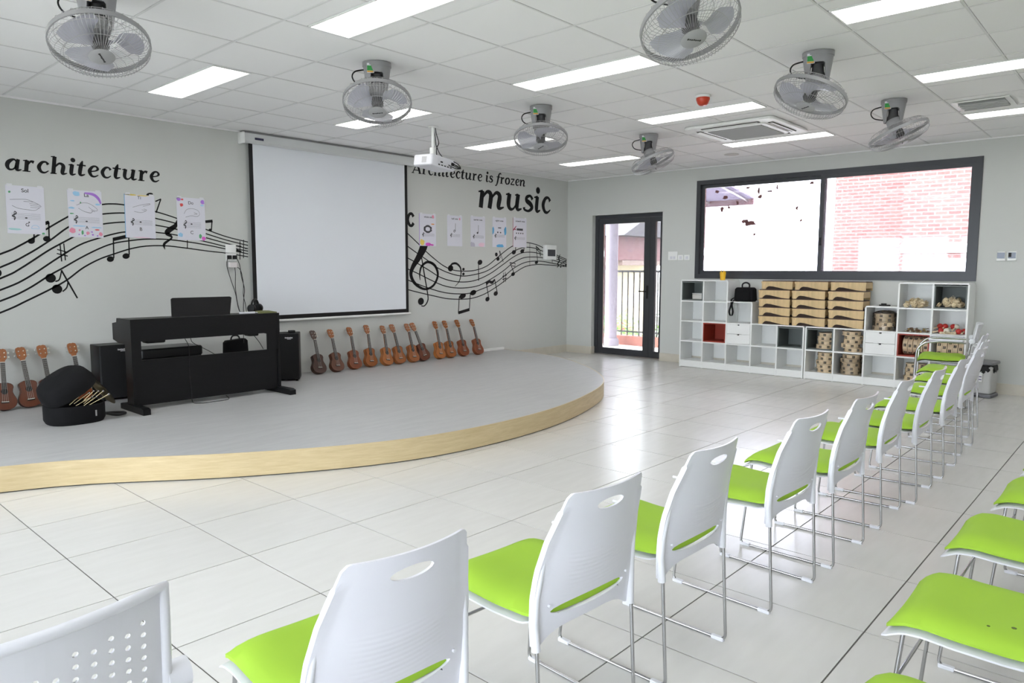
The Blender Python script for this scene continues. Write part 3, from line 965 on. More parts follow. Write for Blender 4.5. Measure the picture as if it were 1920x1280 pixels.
def lettering(name, word, x0, x1, z0, xh, label, slant=.1, slope=0.0):
    tot = sum(GL[c][0] for c in word)-.08
    k = (x1-x0)/tot
    t = empty(name, (0, 0, 0), 0, label, 'wall lettering')
    x = x0
    for c in word:
        G = GL[c]
        m = MB()

        def tr(p):
            zz = z0+p[1]*xh+(x-x0)*slope
            return (x+p[0]*k+p[1]*xh*slant, zz, p[2]*(k+xh)/2)
        for p in G[1]:
            ribbon(m, [tr(q) for q in p], PUTD, 6)
        for d in (G[2] if len(G) > 2 else []):
            q = tr(d)
            disc2d(m, q[:2], q[2], q[2]*xh/k if False else q[2], PUTD)
        if m.v:
            m.build('letter', INK, t)
        x += G[0]*k
    return t


lettering('wall_lettering', 'architecture', -7.757, -6.49, 2.186, .102, 'black word architecture on the wall left of the screen', .12, .008)
lettering('wall_lettering', 'Architecture is frozen', -3.30, -1.07, 2.602, .098, 'black words Architecture is frozen on the wall behind the projector', .12, .006)
lettering('wall_lettering', 'music', -2.09, -.43, 2.238, .255, 'large black word music on the wall near the corner', .08, .006)
lettering('wall_lettering', 'C', -3.405, -3.27, 1.915, .17, 'single black letter C beside the right edge of the screen', 0)

# ------------------------------------------------------------------ projection screen
scr = empty('projection_screen', (-4.5, -.06, 0), 0, 'large pull-down white projection screen with black border', 'projection screen')
cs = MB()
prof = [(-.05, .05), (.05, .05), (.055, .02), (.04, -.045), (-.03, -.05), (-.05, -.03)]
cs.prism(prof, lambda a, b: (-1.14, a, 2.725+b), lambda a, b: (1.17, a, 2.725+b))
cs.build('housing', mat('screen_case', (.66, .68, .68), .4), scr, 30)
for s, x in ((-1, -1.152), (1, 1.182)):
    MB().rbox((x, 0, 2.725), (.024, .12, .115), .01).build('end_cap', WHITEP, scr, 30)
MB().bx(-1.14, 1.17, -.03, .055, 2.776, 2.797).build('mounting_rail', mat('rail_grey', (.3, .3, .3), .5), scr)
MB().bx(-1.07, 1.085, .012, .014, .80, 2.70).build('border', BLACK, scr)
MB().bx(-1.025, 1.04, .010, .0119, .848, 2.70).build('cloth', mat('screen_cloth', (.80, .83, .88), .8), scr)
bbm = MB()
bbm.cyl((-1.10, .012, .788), (1.115, .012, .788), .014, n=12)
bbm.build('bottom_bar', WHITEP, scr, 40)
MB().bx(-1.03, -.93, -.0568, -.054, 2.712, 2.735).build('brand_badge', mat('badge_blue', (.03, .03, .08), .4), scr)

# ------------------------------------------------------------------ sheets taped to the wall
PAPER = mat('laminated_paper', (.74, .74, .82), .25)
INKT = mat('thin_ink', (.05, .05, .06), .6)
COLS = {'blue': (.12, .42, .72), 'sky': (.35, .62, .85), 'pink': (.80, .30, .42), 'red': (.75, .10, .10), 'purple': (.42, .20, .70), 'green': (.12, .42, .20), 'teal': (.40, .68, .68),
        'yellow': (.80, .62, .12), 'magenta': (.75, .12, .60), 'orange': (.85, .35, .10), 'grey': (.52, .50, .60), 'rose': (.85, .60, .72), 'maroon': (.40, .04, .10)}


def cm(n):
    return mat('crayon_'+n, COLS[n], .6)


def sheet(x0, z1, x1, z0, label, fn, tilt=0.0, edge=None):
    w, h = x1-x0, z1-z0
    t = empty('note_sheet', ((x0+x1)/2, -.0005, z0), 0, label, 'poster', 'laminated sheets on the wall')
    t.rotation_euler = (0, tilt, 0)
    MB().bx(-w/2, w/2, -.0030, -.0020, 0, h).build('sheet', PAPER, t)
    cnt = [0]

    def put(lv=0):
        d = .0034+.0002*cnt[0]
        return lambda a, b, hh: (-w/2+a*w, -(d if hh else .0031), b*h)

    class P:
        def stroke(s, name, col, paths, wd=.012, spline=True):
            m = MB()
            for p in paths:
                ribbon(m, [(q[0], q[1], q[2] if len(q) > 2 else wd) for q in p], put(), 5, spline)
            cnt[0] += 1
            m.build(name, INKT if col == 'ink' else cm(col), t)

        def blob(s, name, col, L):
            m = MB()
            for (a, b, rx, ry) in L:
                poly = []
                for k in range(14):
                    q = random.uniform(.8, 1.15)
                    poly.append((min(1, max(0, a+rx*q*math.cos(2*PI*k/14))), min(1, max(0, b+ry*q*math.sin(2*PI*k/14)))))
                pf = put()
                m.prism(poly, lambda u, v: pf(u, v, 0), lambda u, v: pf(u, v, 1))
            cnt[0] += 1
            m.build(name, INKT if col == 'ink' else cm(col), t)

        def text(s, body, a, b, size, bold=.0):
            m = MB()
            pf = put()
            text_mesh(body, size, lambda u, v, hh: pf(a+u/w, b+v/h, 1), m, bold=bold)
            cnt[0] += 1
            m.build('heading', INKT, t)

        def staff(s, a0, a1, b0, dy, notes=()):
            m = MB()
            for k in range(5):
                ribbon(m, [(a0, b0+k*dy, .0028), (a1, b0+k*dy, .0028)], put(), 1, False)
            q = a0+.07
            ribbon(m, [(q, b0-.03, .02), (q+.03, b0+dy, .02), (q-.05, b0+2*dy, .02), (q+.06, b0+4*dy, .025), (q+.01, b0+5.2*dy, .015), (q, b0-.02, .015)], put(), 5)
            for (a, b) in notes:
                disc2d(m, (a, b), .035, .014, put())
            cnt[0] += 1
            m.build('staff_print', INKT, t)
    fn(P())
    if edge:
        MB().bx(-w/2-.004, -w/2, -.004, -.001, 0, h).build('backing_edge', cm(edge), t)
    # clear tape strips at the top corners
    MB().bx(-w/2+.01, -w/2+.05, -.0042, -.0038, h-.012, h+.012).build('tape', WHITE, t)
    MB().bx(w/2-.05, w/2-.01, -.0042, -.0038, h-.012, h+.012).build('tape', WHITE, t)
    return t


def hand(p, fl):
    if fl == 0:      # flat hand
        p.stroke('hand_drawing', 'ink', [[(.15, .58, .006), (.3, .53, .006), (.55, .51, .006), (.75, .51, .006), (.88, .58, .006), (.9, .6, .006), (.8, .65, .006), (.55, .72, .006), (.35, .72, .006), (.1, .7, .006)],
                                         [(.62, .6, .006), (.88, .6, .006)], [(.62, .56, .006), (.86, .565, .006)], [(.6, .64, .006), (.84, .635, .006)], [(.45, .68, .006), (.7, .68, .006)]])
    elif fl == 1:
        p.stroke('hand_drawing', 'ink', [[(.25, .68, .006), (.45, .74, .006), (.65, .72, .006), (.85, .62, .006), (.82, .58, .006), (.7, .6, .006), (.6, .66, .006)], [(.3, .62, .006), (.45, .56, .006), (.65, .53, .008), (.72, .58, .006)], [(.66, .58, .006), (.78, .56, .006)]])
    elif fl == 2:
        p.stroke('hand_drawing', 'ink', [[(.25, .7, .006), (.5, .76, .006), (.82, .81, .008), (.8, .78, .006), (.6, .74, .006)], [(.3, .61, .006), (.5, .59, .006), (.65, .62, .006), (.72, .66, .006), (.62, .68, .006)], [(.55, .66, .006), (.68, .64, .006)]])
    else:
        p.stroke('hand_drawing', 'ink', [[(.25, .62, .006), (.35, .72, .006), (.55, .75, .006), (.75, .71, .006), (.8, .62, .006), (.7, .57, .006), (.5, .58, .006), (.3, .54, .006)], [(.6, .66, .006), (.72, .63, .006), (.6, .62, .006)]])


def s1(p):
    p.text('Sol', .5, .87, .045, .0006)
    hand(p, 0)
    p.staff(.12, .88, .31, .028, [(.5, .335)])
    p.text('G', .52, .16, .04, .0004)
    p.blob('leaf_print', 'green', [(.1, .86, .035, .025), (.93, .02, .045, .02)])
    p.blob('sea_print', 'teal', [(.2, .09, .17, .022)])
    p.blob('quarter_note_print', 'ink', [(.57, .245, .022, .014)])
    p.stroke('cloud_print', 'sky', [[(.62, .12), (.65, .17), (.72, .19), (.8, .17), (.82, .12), (.62, .12)]], .008)


def s2(p):
    p.text('La', .55, .87, .045, .0006)
    hand(p, 1)
    p.staff(.14, .9, .32, .026, [(.52, .345)])
    p.text('A', .52, .18, .04, .0004)
    p.blob('sun_print', 'sky', [(.26, .92, .1, .05), (.14, .77, .06, .015), (.1, .62, .09, .02), (.88, .72, .08, .02)])
    p.stroke('rainbow_print', 'purple', [[(.5, .95, .03), (.75, .93, .06), (.9, .85, .07), (.97, .74, .04)]])
    p.blob('wave_print', 'sky', [(.3, .24, .2, .012), (.8, .22, .16, .012)])
    p.blob('flower_print', 'pink', [(.1, .14, .09, .06), (.54, .09, .05, .035), (.92, .08, .06, .04), (.3, .15, .03, .02)])
    p.blob('violet_print', 'purple', [(.66, .12, .03, .015), (.68, .06, .03, .02), (.82, .04, .025, .015), (.45, .04, .03, .015), (.28, .06, .02, .012)])
    p.blob('stem_print', 'green', [(.38, .1, .035, .05), (.1, .5, .06, .012), (.37, .74, .02, .02)])
    p.blob('bird_print', 'red', [(.82, .17, .07, .014)])


def s3(p):
    p.text('Ti', .48, .90, .04, .0004)
    hand(p, 2)
    p.staff(.16, .9, .31, .025, [(.5, .37)])
    p.text('B', .5, .17, .045, .0004)
    p.blob('edge_print', 'yellow', [(.2, .985, .2, .015), (.6, .985, .2, .012)])
    p.blob('pink_edge', 'rose', [(.5, .012, .3, .012)])


def s4(p):
    p.text('Do', .5, .85, .042, .0004)
    hand(p, 3)
    p.staff(.2, .84, .30, .03, [(.5, .385)])
    p.text('C', .5, .15, .045, .0004)
    p.blob('violet_print', 'purple', [(.08, .95, .08, .04), (.92, .92, .07, .05)])
    p.blob('rose_print', 'red', [(.2, .95, .05, .02), (.17, .82, .06, .04)])
    p.blob('blue_flower_print', 'sky', [(.1, .12, .08, .05), (.9, .84, .06, .02)])
    p.blob('leaf_print', 'green', [(.8, .1, .05, .05)])
    p.blob('iris_print', 'magenta', [(.92, .05, .07, .05)])


def n1(p):
    p.text('whole note', .55, .88, .034, .0006)
    disc = [(.5+.19*math.cos(t*.3142), .53+.095*math.sin(t*.3142), .12 if int(t) % 10 in (9, 0, 1) else .06) for t in range(21)]
    p.stroke('whole_note_print', 'ink', [disc], .06)
    p.staff(.14, .9, .31, .02)
    p.blob('hill_print', 'yellow', [(.15, .1, .14, .10)])
    p.blob('mountain_print', 'magenta', [(.5, .05, .17, .06), (.72, .04, .14, .03)])
    p.blob('flower_print', 'pink', [(.82, .92, .07, .05)])
    p.blob('banner_print', 'orange', [(.8, .69, .1, .02)])


def n2(p):
    p.text('half note', .5, .87, .034, .0006)
    p.stroke('half_note_print', 'ink', [[(.54, .5, .02), (.55, .75, .02)], [(.54, .5, .02), (.47, .53, .02), (.42, .49, .02), (.47, .46, .02), (.54, .5, .02)]])
    p.staff(.18, .85, .31, .02)
    p.blob('rose_print', 'pink', [(.83, .9, .05, .04)])


def n3(p):
    p.text('quarter note', .5, .87, .034, .0006)
    p.stroke('stem_print', 'ink', [[(.52, .47, .02), (.53, .72, .02)]])
    p.blob('quarter_note_print', 'ink', [(.47, .46, .06, .035)])
    p.staff(.14, .9, .29, .02)
    p.blob('corner_print', 'grey', [(.1, .05, .2, .1)])
    p.blob('corner_print', 'rose', [(.75, .06, .2, .09)])


def n4(p):
    p.text('eighth notes', .5, .87, .034, .0006)
    p.stroke('eighth_note_print', 'ink', [[(.4, .655, .03), (.62, .655, .03)]], .03)
    p.blob('note_heads_print', 'ink', [(.38, .5, .05, .026), (.58, .5, .05, .026)])
    p.staff(.14, .88, .34, .02)
    p.blob('wave_print', 'blue', [(.04, .55, .09, .13), (.93, .55, .09, .15), (.55, .03, .24, .08)])


def n5(p):
    p.text('sixteenth notes', .52, .87, .034, .0006)
    p.stroke('sixteenth_note_print', 'ink', [[(.26, .61, .07), (.72, .61, .07)]], .06)
    p.blob('note_heads_print', 'ink', [(.24, .48, .04, .024), (.4, .48, .04, .024), (.56, .48, .04, .024), (.72, .48, .04, .024)])
    p.staff(.08, .88, .27, .018)
    p.stroke('branch_print', 'maroon', [[(.0, .58, .05), (.1, .64, .04), (.22, .72, .03)], [(.05, .62, .04), (.2, .6, .03)]], .04)


sheet(-7.76, 2.062, -7.475, 1.655, 'laminated sheet headed Sol with a flat hand drawing', s1, .01)
sheet(-7.292, 2.061, -7.010, 1.641, 'laminated sheet with rainbow and flower drawings and letter A', s2)
sheet(-6.814, 2.061, -6.542, 1.651, 'laminated sheet with blue edge and pointing hand drawing', s3, .01, 'blue')
sheet(-6.329, 2.067, -6.045, 1.645, 'laminated sheet with fist drawing and flowers in the corners', s4)
sheet(-3.178, 2.09, -2.89, 1.668, 'whole note sheet with yellow and pink hills beside the letter C', n1, 0, 'purple')
sheet(-2.684, 2.096, -2.40, 1.678, 'plain white half note sheet', n2)
sheet(-2.235, 2.107, -1.94, 1.682, 'quarter note sheet with grey and pink lower corners', n3)
sheet(-1.788, 2.116, -1.49, 1.686, 'eighth notes sheet with blue waves', n4)
sheet(-1.336, 2.133, -1.03, 1.695, 'sixteenth notes sheet with dark red branch, nearest the corner', n5, 0, 'maroon')

# ------------------------------------------------------------------ fittings on the screen wall
br_ = empty('breaker_box', (-.50, -.0005, 1.515), 0, 'small white breaker box with dark window on the staff decal', 'breaker box')
MB().rbox((0, -.035, .115), (.27, .07, .23), .015).build('case', WHITEP, br_, 30)
MB().bx(-.095, .095, -.0725, -.070, .055, .16).build('window', mat('smoked', (.06, .06, .07), .2), br_)
sk = empty('wall_socket', (-5.785, -.0005, 1.50), 0, 'white double wall socket with plugs left of the screen', 'socket')
MB().rbox((0, -.006, .07), (.115, .012, .085), .006).build('face_plate', WHITEP, sk, 30)
MB().rbox((0, -.006, -.02), (.115, .012, .085), .006).build('face_plate', WHITEP, sk, 30)
pl = MB()
pl.rbox((-.03, -.03, -.02), (.035, .04, .04), .006)
pl.rbox((.03, -.03, -.02), (.035, .04, .04), .006)
pl.build('plug', BLACK, sk, 30)
MB().rbox((.0, -.035, -.10), (.085, .05, .055), .008).build('adapter', mat('adapter_white', (.7, .66, .66), .4), sk, 30)
for nm, P in (('cable', [(-.05, -.03, -.03), (-.055, -.02, -.11), (-.02, -.02, -.25), (.03, -.015, -.40), (.055, -.02, -.56), (.06, -.10, -.66)]),
              ('cable', [(.02, -.04, -.12), (.03, -.03, -.2), (.03, -.02, -.35), (.05, -.02, -.52), (.05, -.10, -.66)]),
              ('cable', [(.04, -.04, -.02), (.08, -.03, -.1), (.1, -.02, -.22), (.13, -.02, -.35), (.12, -.02, -.45), (.1, -.04, -.58), (.09, -.1, -.66)]),
              ('cable', [(.04, -.04, -.12), (.09, -.03, -.16), (.12, -.02, -.3), (.115, -.02, -.42), (.135, -.02, -.52), (.11, -.1, -.66)])):
    MB().tube([q for q in cr_spline(P, 6)], .0035, 6).build(nm, BLACK, sk, 60)
tag(MB().bx(-2.0, -1.56, -.03, -.0008, SZ+.001, SZ+.035).build('cable_trunking', WHITEP), 'short white cable trunking lying on the stage by the wall', 'trunking')

# ------------------------------------------------------------------ fittings on the window wall
sw = empty('switch_cluster', (-.0005, -2.05, 1.50), 0, 'row of white wall switches between door and window', 'light switch')
MB().bx(-.01, 0, .02, .17, 0, .125).build('switch_plate', WHITEP, sw)
MB().bx(-.01, 0, -.08, .01, 0, .075).build('switch_plate', WHITEP, sw)
MB().bx(-.01, 0, -.18, -.09, 0, .075).build('switch_plate', WHITEP, sw)
for y in (.12, .07, -.035, -.135):
    MB().bx(-.014, -.0101, y-.018, y+.018, .015, .055).build('rocker', WHITE, sw)
for k, y in enumerate((-5.985, -6.085)):
    t = empty('thermostat', (-.0005, y, 1.465), 0, ('left' if k == 0 else 'right')+' one of two small grey control panels right of the window', 'thermostat', 'control panels beside the window')
    MB().rbox((-.008, 0, .05), (.016, .082, .10), .004).build('case', WHITEP, t, 30)
    MB().bx(-.0172, -.0162, -.035, .035, .025, .09).build('display', mat('lcd', (.16, .19, .26), .25), t)
    if k:
        MB().bx(-.0178, -.0173, .005, .033, .04, .085).build('icon', BLACK, t)

# ------------------------------------------------------------------ projector
pj = empty('projector', (-4.46, -1.72, H), 0, 'white projector hanging on a ceiling pole before the screen', 'projector')
MB().lathe([(.05, -.001), (.05, -.012), (.02, -.014)], 20).build('ceiling_plate', WHITEP, pj, 40)
MB().cyl((0, 0, -.01), (0, 0, -.265), .016, n=14).build('pole', WHITEP, pj, 40)
MB().rbox((0, 0, -.255), (.055, .055, .09), .01).build('joint', WHITEP, pj, 40)
MB().bx(-.1, .1, -.08, .08, -.312, -.302).build('bracket_plate', WHITEP, pj)
RB = Matrix.Rotation(math.radians(7), 3, 'Y') @ Matrix.Rotation(math.radians(3), 3, 'X')
pb = MB().rbox((0, -.02, -.368), (.33, .28, .11), .022, 5, RB).build('body', WHITE, pj, 30)
pp = MB()
for k, x in enumerate((-.06, -.02, .02, .06, .1)):
    pp.box(RB @ Vector((x, -.1405, -.03))+Vector((0, -.02, -.368)), (.022, .004, .01), RB)
pp.box(RB @ Vector((-.03, -.1405, 0))+Vector((0, -.02, -.368)), (.03, .004, .014), RB)
pp.box(RB @ Vector((.12, -.1405, .01))+Vector((0, -.02, -.368)), (.04, .006, .03), RB)
pp.build('port', BLACK, pb)
vg = MB()
for k in range(6):
    vg.box(RB @ Vector((-.1655, -.06+.012*k, 0))+Vector((0, -.02, -.368)), (.003, .006, .06), RB)
vg.build('vent', mat('vent_grey', (.45, .45, .45), .5), pb)
MB().cyl((.09, .12, -.365), (.09, .16, -.36), .04, .036, n=20).build('lens', BLACK, pb, 40)
for P in ([(.02, -.01, -.005), (.03, -.02, -.08), (.05, -.03, -.16), (.02, -.03, -.22), (.02, -.04, -.32), (.03, -.1, -.35), (.10, -.2, -.42), (.17, -.22, -.42), (.14, -.165, -.38)],
          [(.025, .01, -.005), (.02, -.01, -.1), (.03, -.02, -.2), (.07, -.06, -.3), (.12, -.14, -.34), (.16, -.2, -.38), (.19, -.2, -.42), (.13, -.16, -.39)]):
    MB().tube(cr_spline(P, 6), .0045, 6).build('cable', BLACK, pj, 60)

# ------------------------------------------------------------------ ceiling fittings
ac = empty('ceiling_air_conditioner', (-2.27, -4.05, H), 0, 'square white ceiling cassette air conditioner with grey grille', 'air conditioner')
pnl = MB()
pnl.rbox((0, 0, -.015), (.93, .93, .028), .05, 4)
pnl.build('panel', WHITEP, ac, 30)
for k in range(4):
    R = Matrix.Rotation(k*PI/2, 3, 'Z')
    m = MB()
    m.box(R @ Vector((.375, 0, -.0305)), (.05, .6, .004), R)
    m.build('air_slot', mat('slot_dark', (.05, .05, .045), .8), ac)
    m = MB()
    m.box(R @ Vector((.383, 0, -.036)), (.038, .56, .006), R @ Matrix.Rotation(.25, 3, 'Y'))
    m.build('louver', WHITEP, ac)
MB().rbox((0, 0, -.034), (.66, .66, .012), .06, 4).build('grille_frame', WHITEP, ac, 30)
gm = mat('grille_grey', (.42, .42, .43), .5)
for k in range(14):
    x = -.27+k*.0415
    MB().box((x, 0, -.043), (.026, .56, .008), Matrix.Rotation(.3, 3, 'Y')).build('grille_slat', gm, ac)
vt = empty('ceiling_vent', (-1.98, -6.07, H), 0, 'white louvred ceiling vent near the right edge', 'vent')
fm = MB()
for s in (-1, 1):
    fm.bx(s*.19-.02, s*.19+.02, -.21, .21, -.008, -.0005)
    fm.bx(-.17, .17, s*.19-.02, s*.19+.02, -.008, -.0005)
fm.build('frame', WHITEP, vt)
MB().bx(-.17, .17, -.17, .17, -.002, -.0005).build('throat', mat('slot_grey', (.12, .12, .12), .8), vt)
for k in range(5):
    MB().box((-.13+k*.065, 0, -.012), (.045, .34, .003), Matrix.Rotation(-.75, 3, 'Y')).build('slat', WHITEP, vt)
al = empty('fire_alarm', (-3.845, -4.384, H), 0, 'red dome fire alarm on the ceiling', 'alarm')
MB().lathe([(.062, -.0005), (.062, -.018), (.055, -.02)], 24).build('base', WHITEP, al, 40)
MB().lathe([(.056, -.02), (.056, -.035), (.045, -.065), (.03, -.08), (.0, -.082)], 24).build('dome', mat('alarm_red', (.55, .05, .02), .3), al, 60)
sd = empty('sprinkler_cover', (-.785, -3.19, H), 0, 'flat pale sprinkler cover on the ceiling near the window', 'sprinkler')
MB().lathe([(.09, -.0005), (.09, -.004), (.07, -.007), (0, -.007)], 24).build('disc', mat('cover_grey', (.6, .58, .56), .6), sd, 40)

# ================================================================== ORBIT FANS
def fan_head_parts(root_name):
    """cage head modelled along -Z (air side down), origin at the pivot"""
    hd = bpy.data.objects.new(root_name, None)
    COL.objects.link(hd)
    R = .235
    zc = -.125
    MB().lathe([(.0, .01), (.045, .01), (.058, -.005), (.06, -.05), (.05, -.075), (.03, -.085), (.0, -.085)], 20).build('motor', FANG, hd, 40)
    MB().bx(-.02, .02, -.0625, -.058, -.045, -.012).build('rating_plate', WHITE, hd)
    MB().lathe([(.0, -.10), (.04, -.10), (.042, -.15), (.03, -.165), (.0, -.167)], 18).build('hub', FAND, hd, 40)
    MB().cyl((0, 0, -.08), (0, 0, -.105), .012, n=10).build('shaft', STEEL, hd, 40)
    # blades
    bl = MB()
    nu, nv = 8, 6
    for i in range(nu+1):
        r = .038+(.205-.038)*i/nu
        t = i/nu
        half = (.22+.50*math.sin(min(1, t*1.15)*PI*.62))*(1-.35*max(0, t-.75)*4*.6)
        for j in range(nv+1):
            q = j/nv*2-1
            a = half*q+.25*t
            bl.v.append((r*math.cos(a), r*math.sin(a), zc-.006+.028*q*(1-.4*t)))
    for i in range(nu):
        for j in range(nv):
            a = i*(nv+1)+j
            bl.f.append((a, a+1, a+nv+2, a+nv+1))
    k0 = len(bl.v)
    bl.v += [(x, y, z-.002) for x, y, z in bl.v]
    bl.f += [tuple(k0+i for i in reversed(f)) for f in bl.f]
    bo = None
    for k in range(3):
        if bo is None:
            bo = o = bl.build('blade', BLADE, hd, 50)
        else:
            o = bo.copy()
            COL.objects.link(o)
        o.rotation_euler = (0, 0, k*2*PI/3+.5)
    # rim band
    rim = MB()
    n = 40
    for k in range(n):
        t = 2*PI*k/n
        for r, z in ((R-.004, zc-.012), (R+.004, zc-.012), (R+.004, zc+.012), (R-.004, zc+.012)):
            rim.v.append((r*math.cos(t), r*math.sin(t), z))
    for k in range(n):
        l = (k+1) % n
        for q in range(4):
            p = (q+1) % 4
            rim.f.append((4*k+q, 4*l+q, 4*l+p, 4*k+p))
    rim.build('rim', FANG, hd, 40)
    # wires: front cage bowls down to the badge plate, rear cage up to the motor
    fw_ = MB()
    for k in range(72):
        t = 2*PI*k/72
        c, s = math.cos(t), math.sin(t)
        pts = [(R, zc), (R-.003, zc-.035), (R-.022, zc-.062), (R*.72, zc-.078), (.058, zc-.086)]
        fw_.tube([(r*c, r*s, z) for r, z in pts], .0011, 4)
    for rr_, zz in ((R-.004, zc-.040), (R*.72, zc-.0785)):
        fw_.tube([(rr_*math.cos(2*PI*k/48), rr_*math.sin(2*PI*k/48), zz) for k in range(48)], .0016, 4, True)
    tag(fw_.build('front_grille', WIRE, hd, 60), kind='stuff')
    rw = MB()
    for k in range(30):
        t = 2*PI*k/30
        t2 = t+.35
        pts = [(R, zc, t), (R-.01, zc+.035, t+.02), (R-.05, zc+.055, t+.1), (.12, zc+.06, t+.22), (.055, zc+.065, t2)]
        rw.tube([(r*math.cos(a), r*math.sin(a), z) for r, z, a in pts], .0012, 4)
    for rr_, zz in ((R*.86, zc+.05), (R*.55, zc+.06)):
        rw.tube([(rr_*math.cos(2*PI*k/48), rr_*math.sin(2*PI*k/48), zz) for k in range(48)], .0016, 4, True)
    tag(rw.build('rear_grille', WIRE, hd, 60), kind='stuff')
    bd = MB().lathe([(.0, zc-.092), (.05, zc-.092), (.062, zc-.086), (.06, zc-.082), (0, zc-.08)], 28).build('badge_plate', mat('badge_grey', (.33, .33, .34), .45), hd, 40)
    lm = MB()
    for k in range(7):
        x = -.032+.0105*k
        lm.bx(x-.0042, x+.0042, -.005+(.001 if k % 2 else 0), .005-(.002 if k % 3 else 0), zc-.0926, zc-.0921)
    lm.build('logo_mark', BLACK, bd)
    return hd


FANP = None


def place_fan(x, y, down, tow, side, label, spin=0.0):
    """tow: lean of the air axis towards the seats' corner, side: lean sideways (as seen from there)"""
    global FANP
    t = empty('orbit_fan', (x, y, H), 0, label, 'fan', 'orbit ceiling fans')
    tc_ = Vector((CAM_POS.x-x, CAM_POS.y-y, 0)).normalized()
    sd_ = Vector((-tc_.y, tc_.x, 0))
    ax = (Vector((0, 0, -1))*down+tc_*tow+sd_*side).normalized()
    rzb = math.atan2(tc_.y, tc_.x)
    Rb = Matrix.Rotation(rzb, 3, 'Z')
    # bracket: oval base and two drooping arms left and right
    cap = MB()
    cap.lathe([(.0, -.001), (.1, -.001), (.1, -.03), (0, -.03)], 36)
    cap.v = [(p[0]*.78, p[1], p[2]) for p in cap.v]
    co = cap.build('ceiling_mount', FANG, t, 40)
    co.rotation_euler = (0, 0, rzb)
    hood = MB()
    n = 48
    for k in range(n):
        a = 2*PI*k/n
        q = min(1, max(0, (abs(math.sin(a))-.45)/.3))
        q = q*q*(3-2*q)
        zb_ = -.075-.115*q
        for r0 in (.1, .093):
            for z in (-.004, -.07, zb_):
                f = 1-.28*(-z/.19)
                hood.v.append((r0*.78*math.cos(a)*f, r0*math.sin(a)*f, z))
    for k in range(n):
        l = (k+1) % n
        a, b = 6*k, 6*l
        for i, j in ((0, 1), (1, 2)):
            hood.f.append((a+i, a+j, b+j, b+i))
            hood.f.append((b+3+i, b+3+j, a+3+j, a+3+i))
        hood.f.append((a+2, a+5, b+5, b+2))
    ao = hood.build('bracket_hood', FANG, t, 40)
    ao.rotation_euler = (0, 0, rzb)
    st = MB().bx(.030, .0315, -.103, -.055, -.085, -.02)
    st.v = [(p[0]+.035, p[1]+.035, p[2]) for p in st.v]
    so = st.build('energy_label', WHITE, t)
    so.rotation_euler = (0, 0, rzb)
    sg = MB().bx(.0306, .032, -.102, -.06, -.07, -.036)
    sg.v = [(p[0]+.035, p[1]+.035, p[2]) for p in sg.v]
    o_ = sg.build('label_green', mat('label_green', (.03, .30, .06), .5), so)
    sg = MB().bx(.0306, .032, -.102, -.06, -.082, -.071)
    sg.v = [(p[0]+.035, p[1]+.035, p[2]) for p in sg.v]
    sg.build('label_yellow', mat('label_yellow', (.6, .32, .05), .5), so)
    nk = MB()
    nk.lathe([(.0, -.08), (.035, -.08), (.04, -.13), (.05, -.15), (.05, -.175), (.03, -.185), (0, -.185)], 18)
    nk.build('gearbox', FAND, t, 40)
    # cord loop
    c0 = Rb @ Vector((0, .06, 0))
    P = [Vector((0, .085, -.05)), Vector((.02, .15, -.07)), Vector((.03, .17, -.11)), Vector((.02, .14, -.15)), Vector((0, .06, -.165))]
    MB().tube(cr_spline([tuple(Rb @ Vector((p.x, -p.y, p.z))) for p in P], 6), .005, 6).build('cord', BLACK, t, 60)
    if FANP is None:
        FANP = fan_head_parts('fan_head')
        hd = FANP
    else:
        hd = dup(FANP)
    hd.parent = t
    q = Vector((0, 0, -1)).rotation_difference(ax)
    hd.rotation_mode = 'QUATERNION'
    from mathutils import Quaternion
    hd.rotation_quaternion = q @ Quaternion((0, 0, 1), spin)
    hd.location = (0, 0, -.165)
    return t


def fc(L, r):
    return CX0+CT*(L+.5), CY0-CT*(r+.5)


place_fan(*fc(-3, 5), 1, .42, .06, 'grey caged fan at the upper left corner of the photo', .9)
place_fan(*fc(0, 5), 1, .46, 0, 'grey caged fan hanging left of the projector', 2.3)
place_fan(*fc(3, 5), 1, .36, 0, 'grey caged fan hanging right of the projector', 1.4)
place_fan(*fc(6, 5), 1, .10, .42, 'smallest grey caged fan, tilted sideways, nearest the corner of the room', .4)
place_fan(*fc(0, 9), 1, .42, .26, 'grey caged fan cut by the top edge of the photo', 2.6)
place_fan(*fc(3, 9), 1, .28, -.34, 'grey caged fan above the left half of the window', 1.0)
place_fan(*fc(6, 9), 1, .04, .40, 'grey caged fan tilted edge-on above the right half of the window', .3)

# ================================================================== SLED CHAIRS


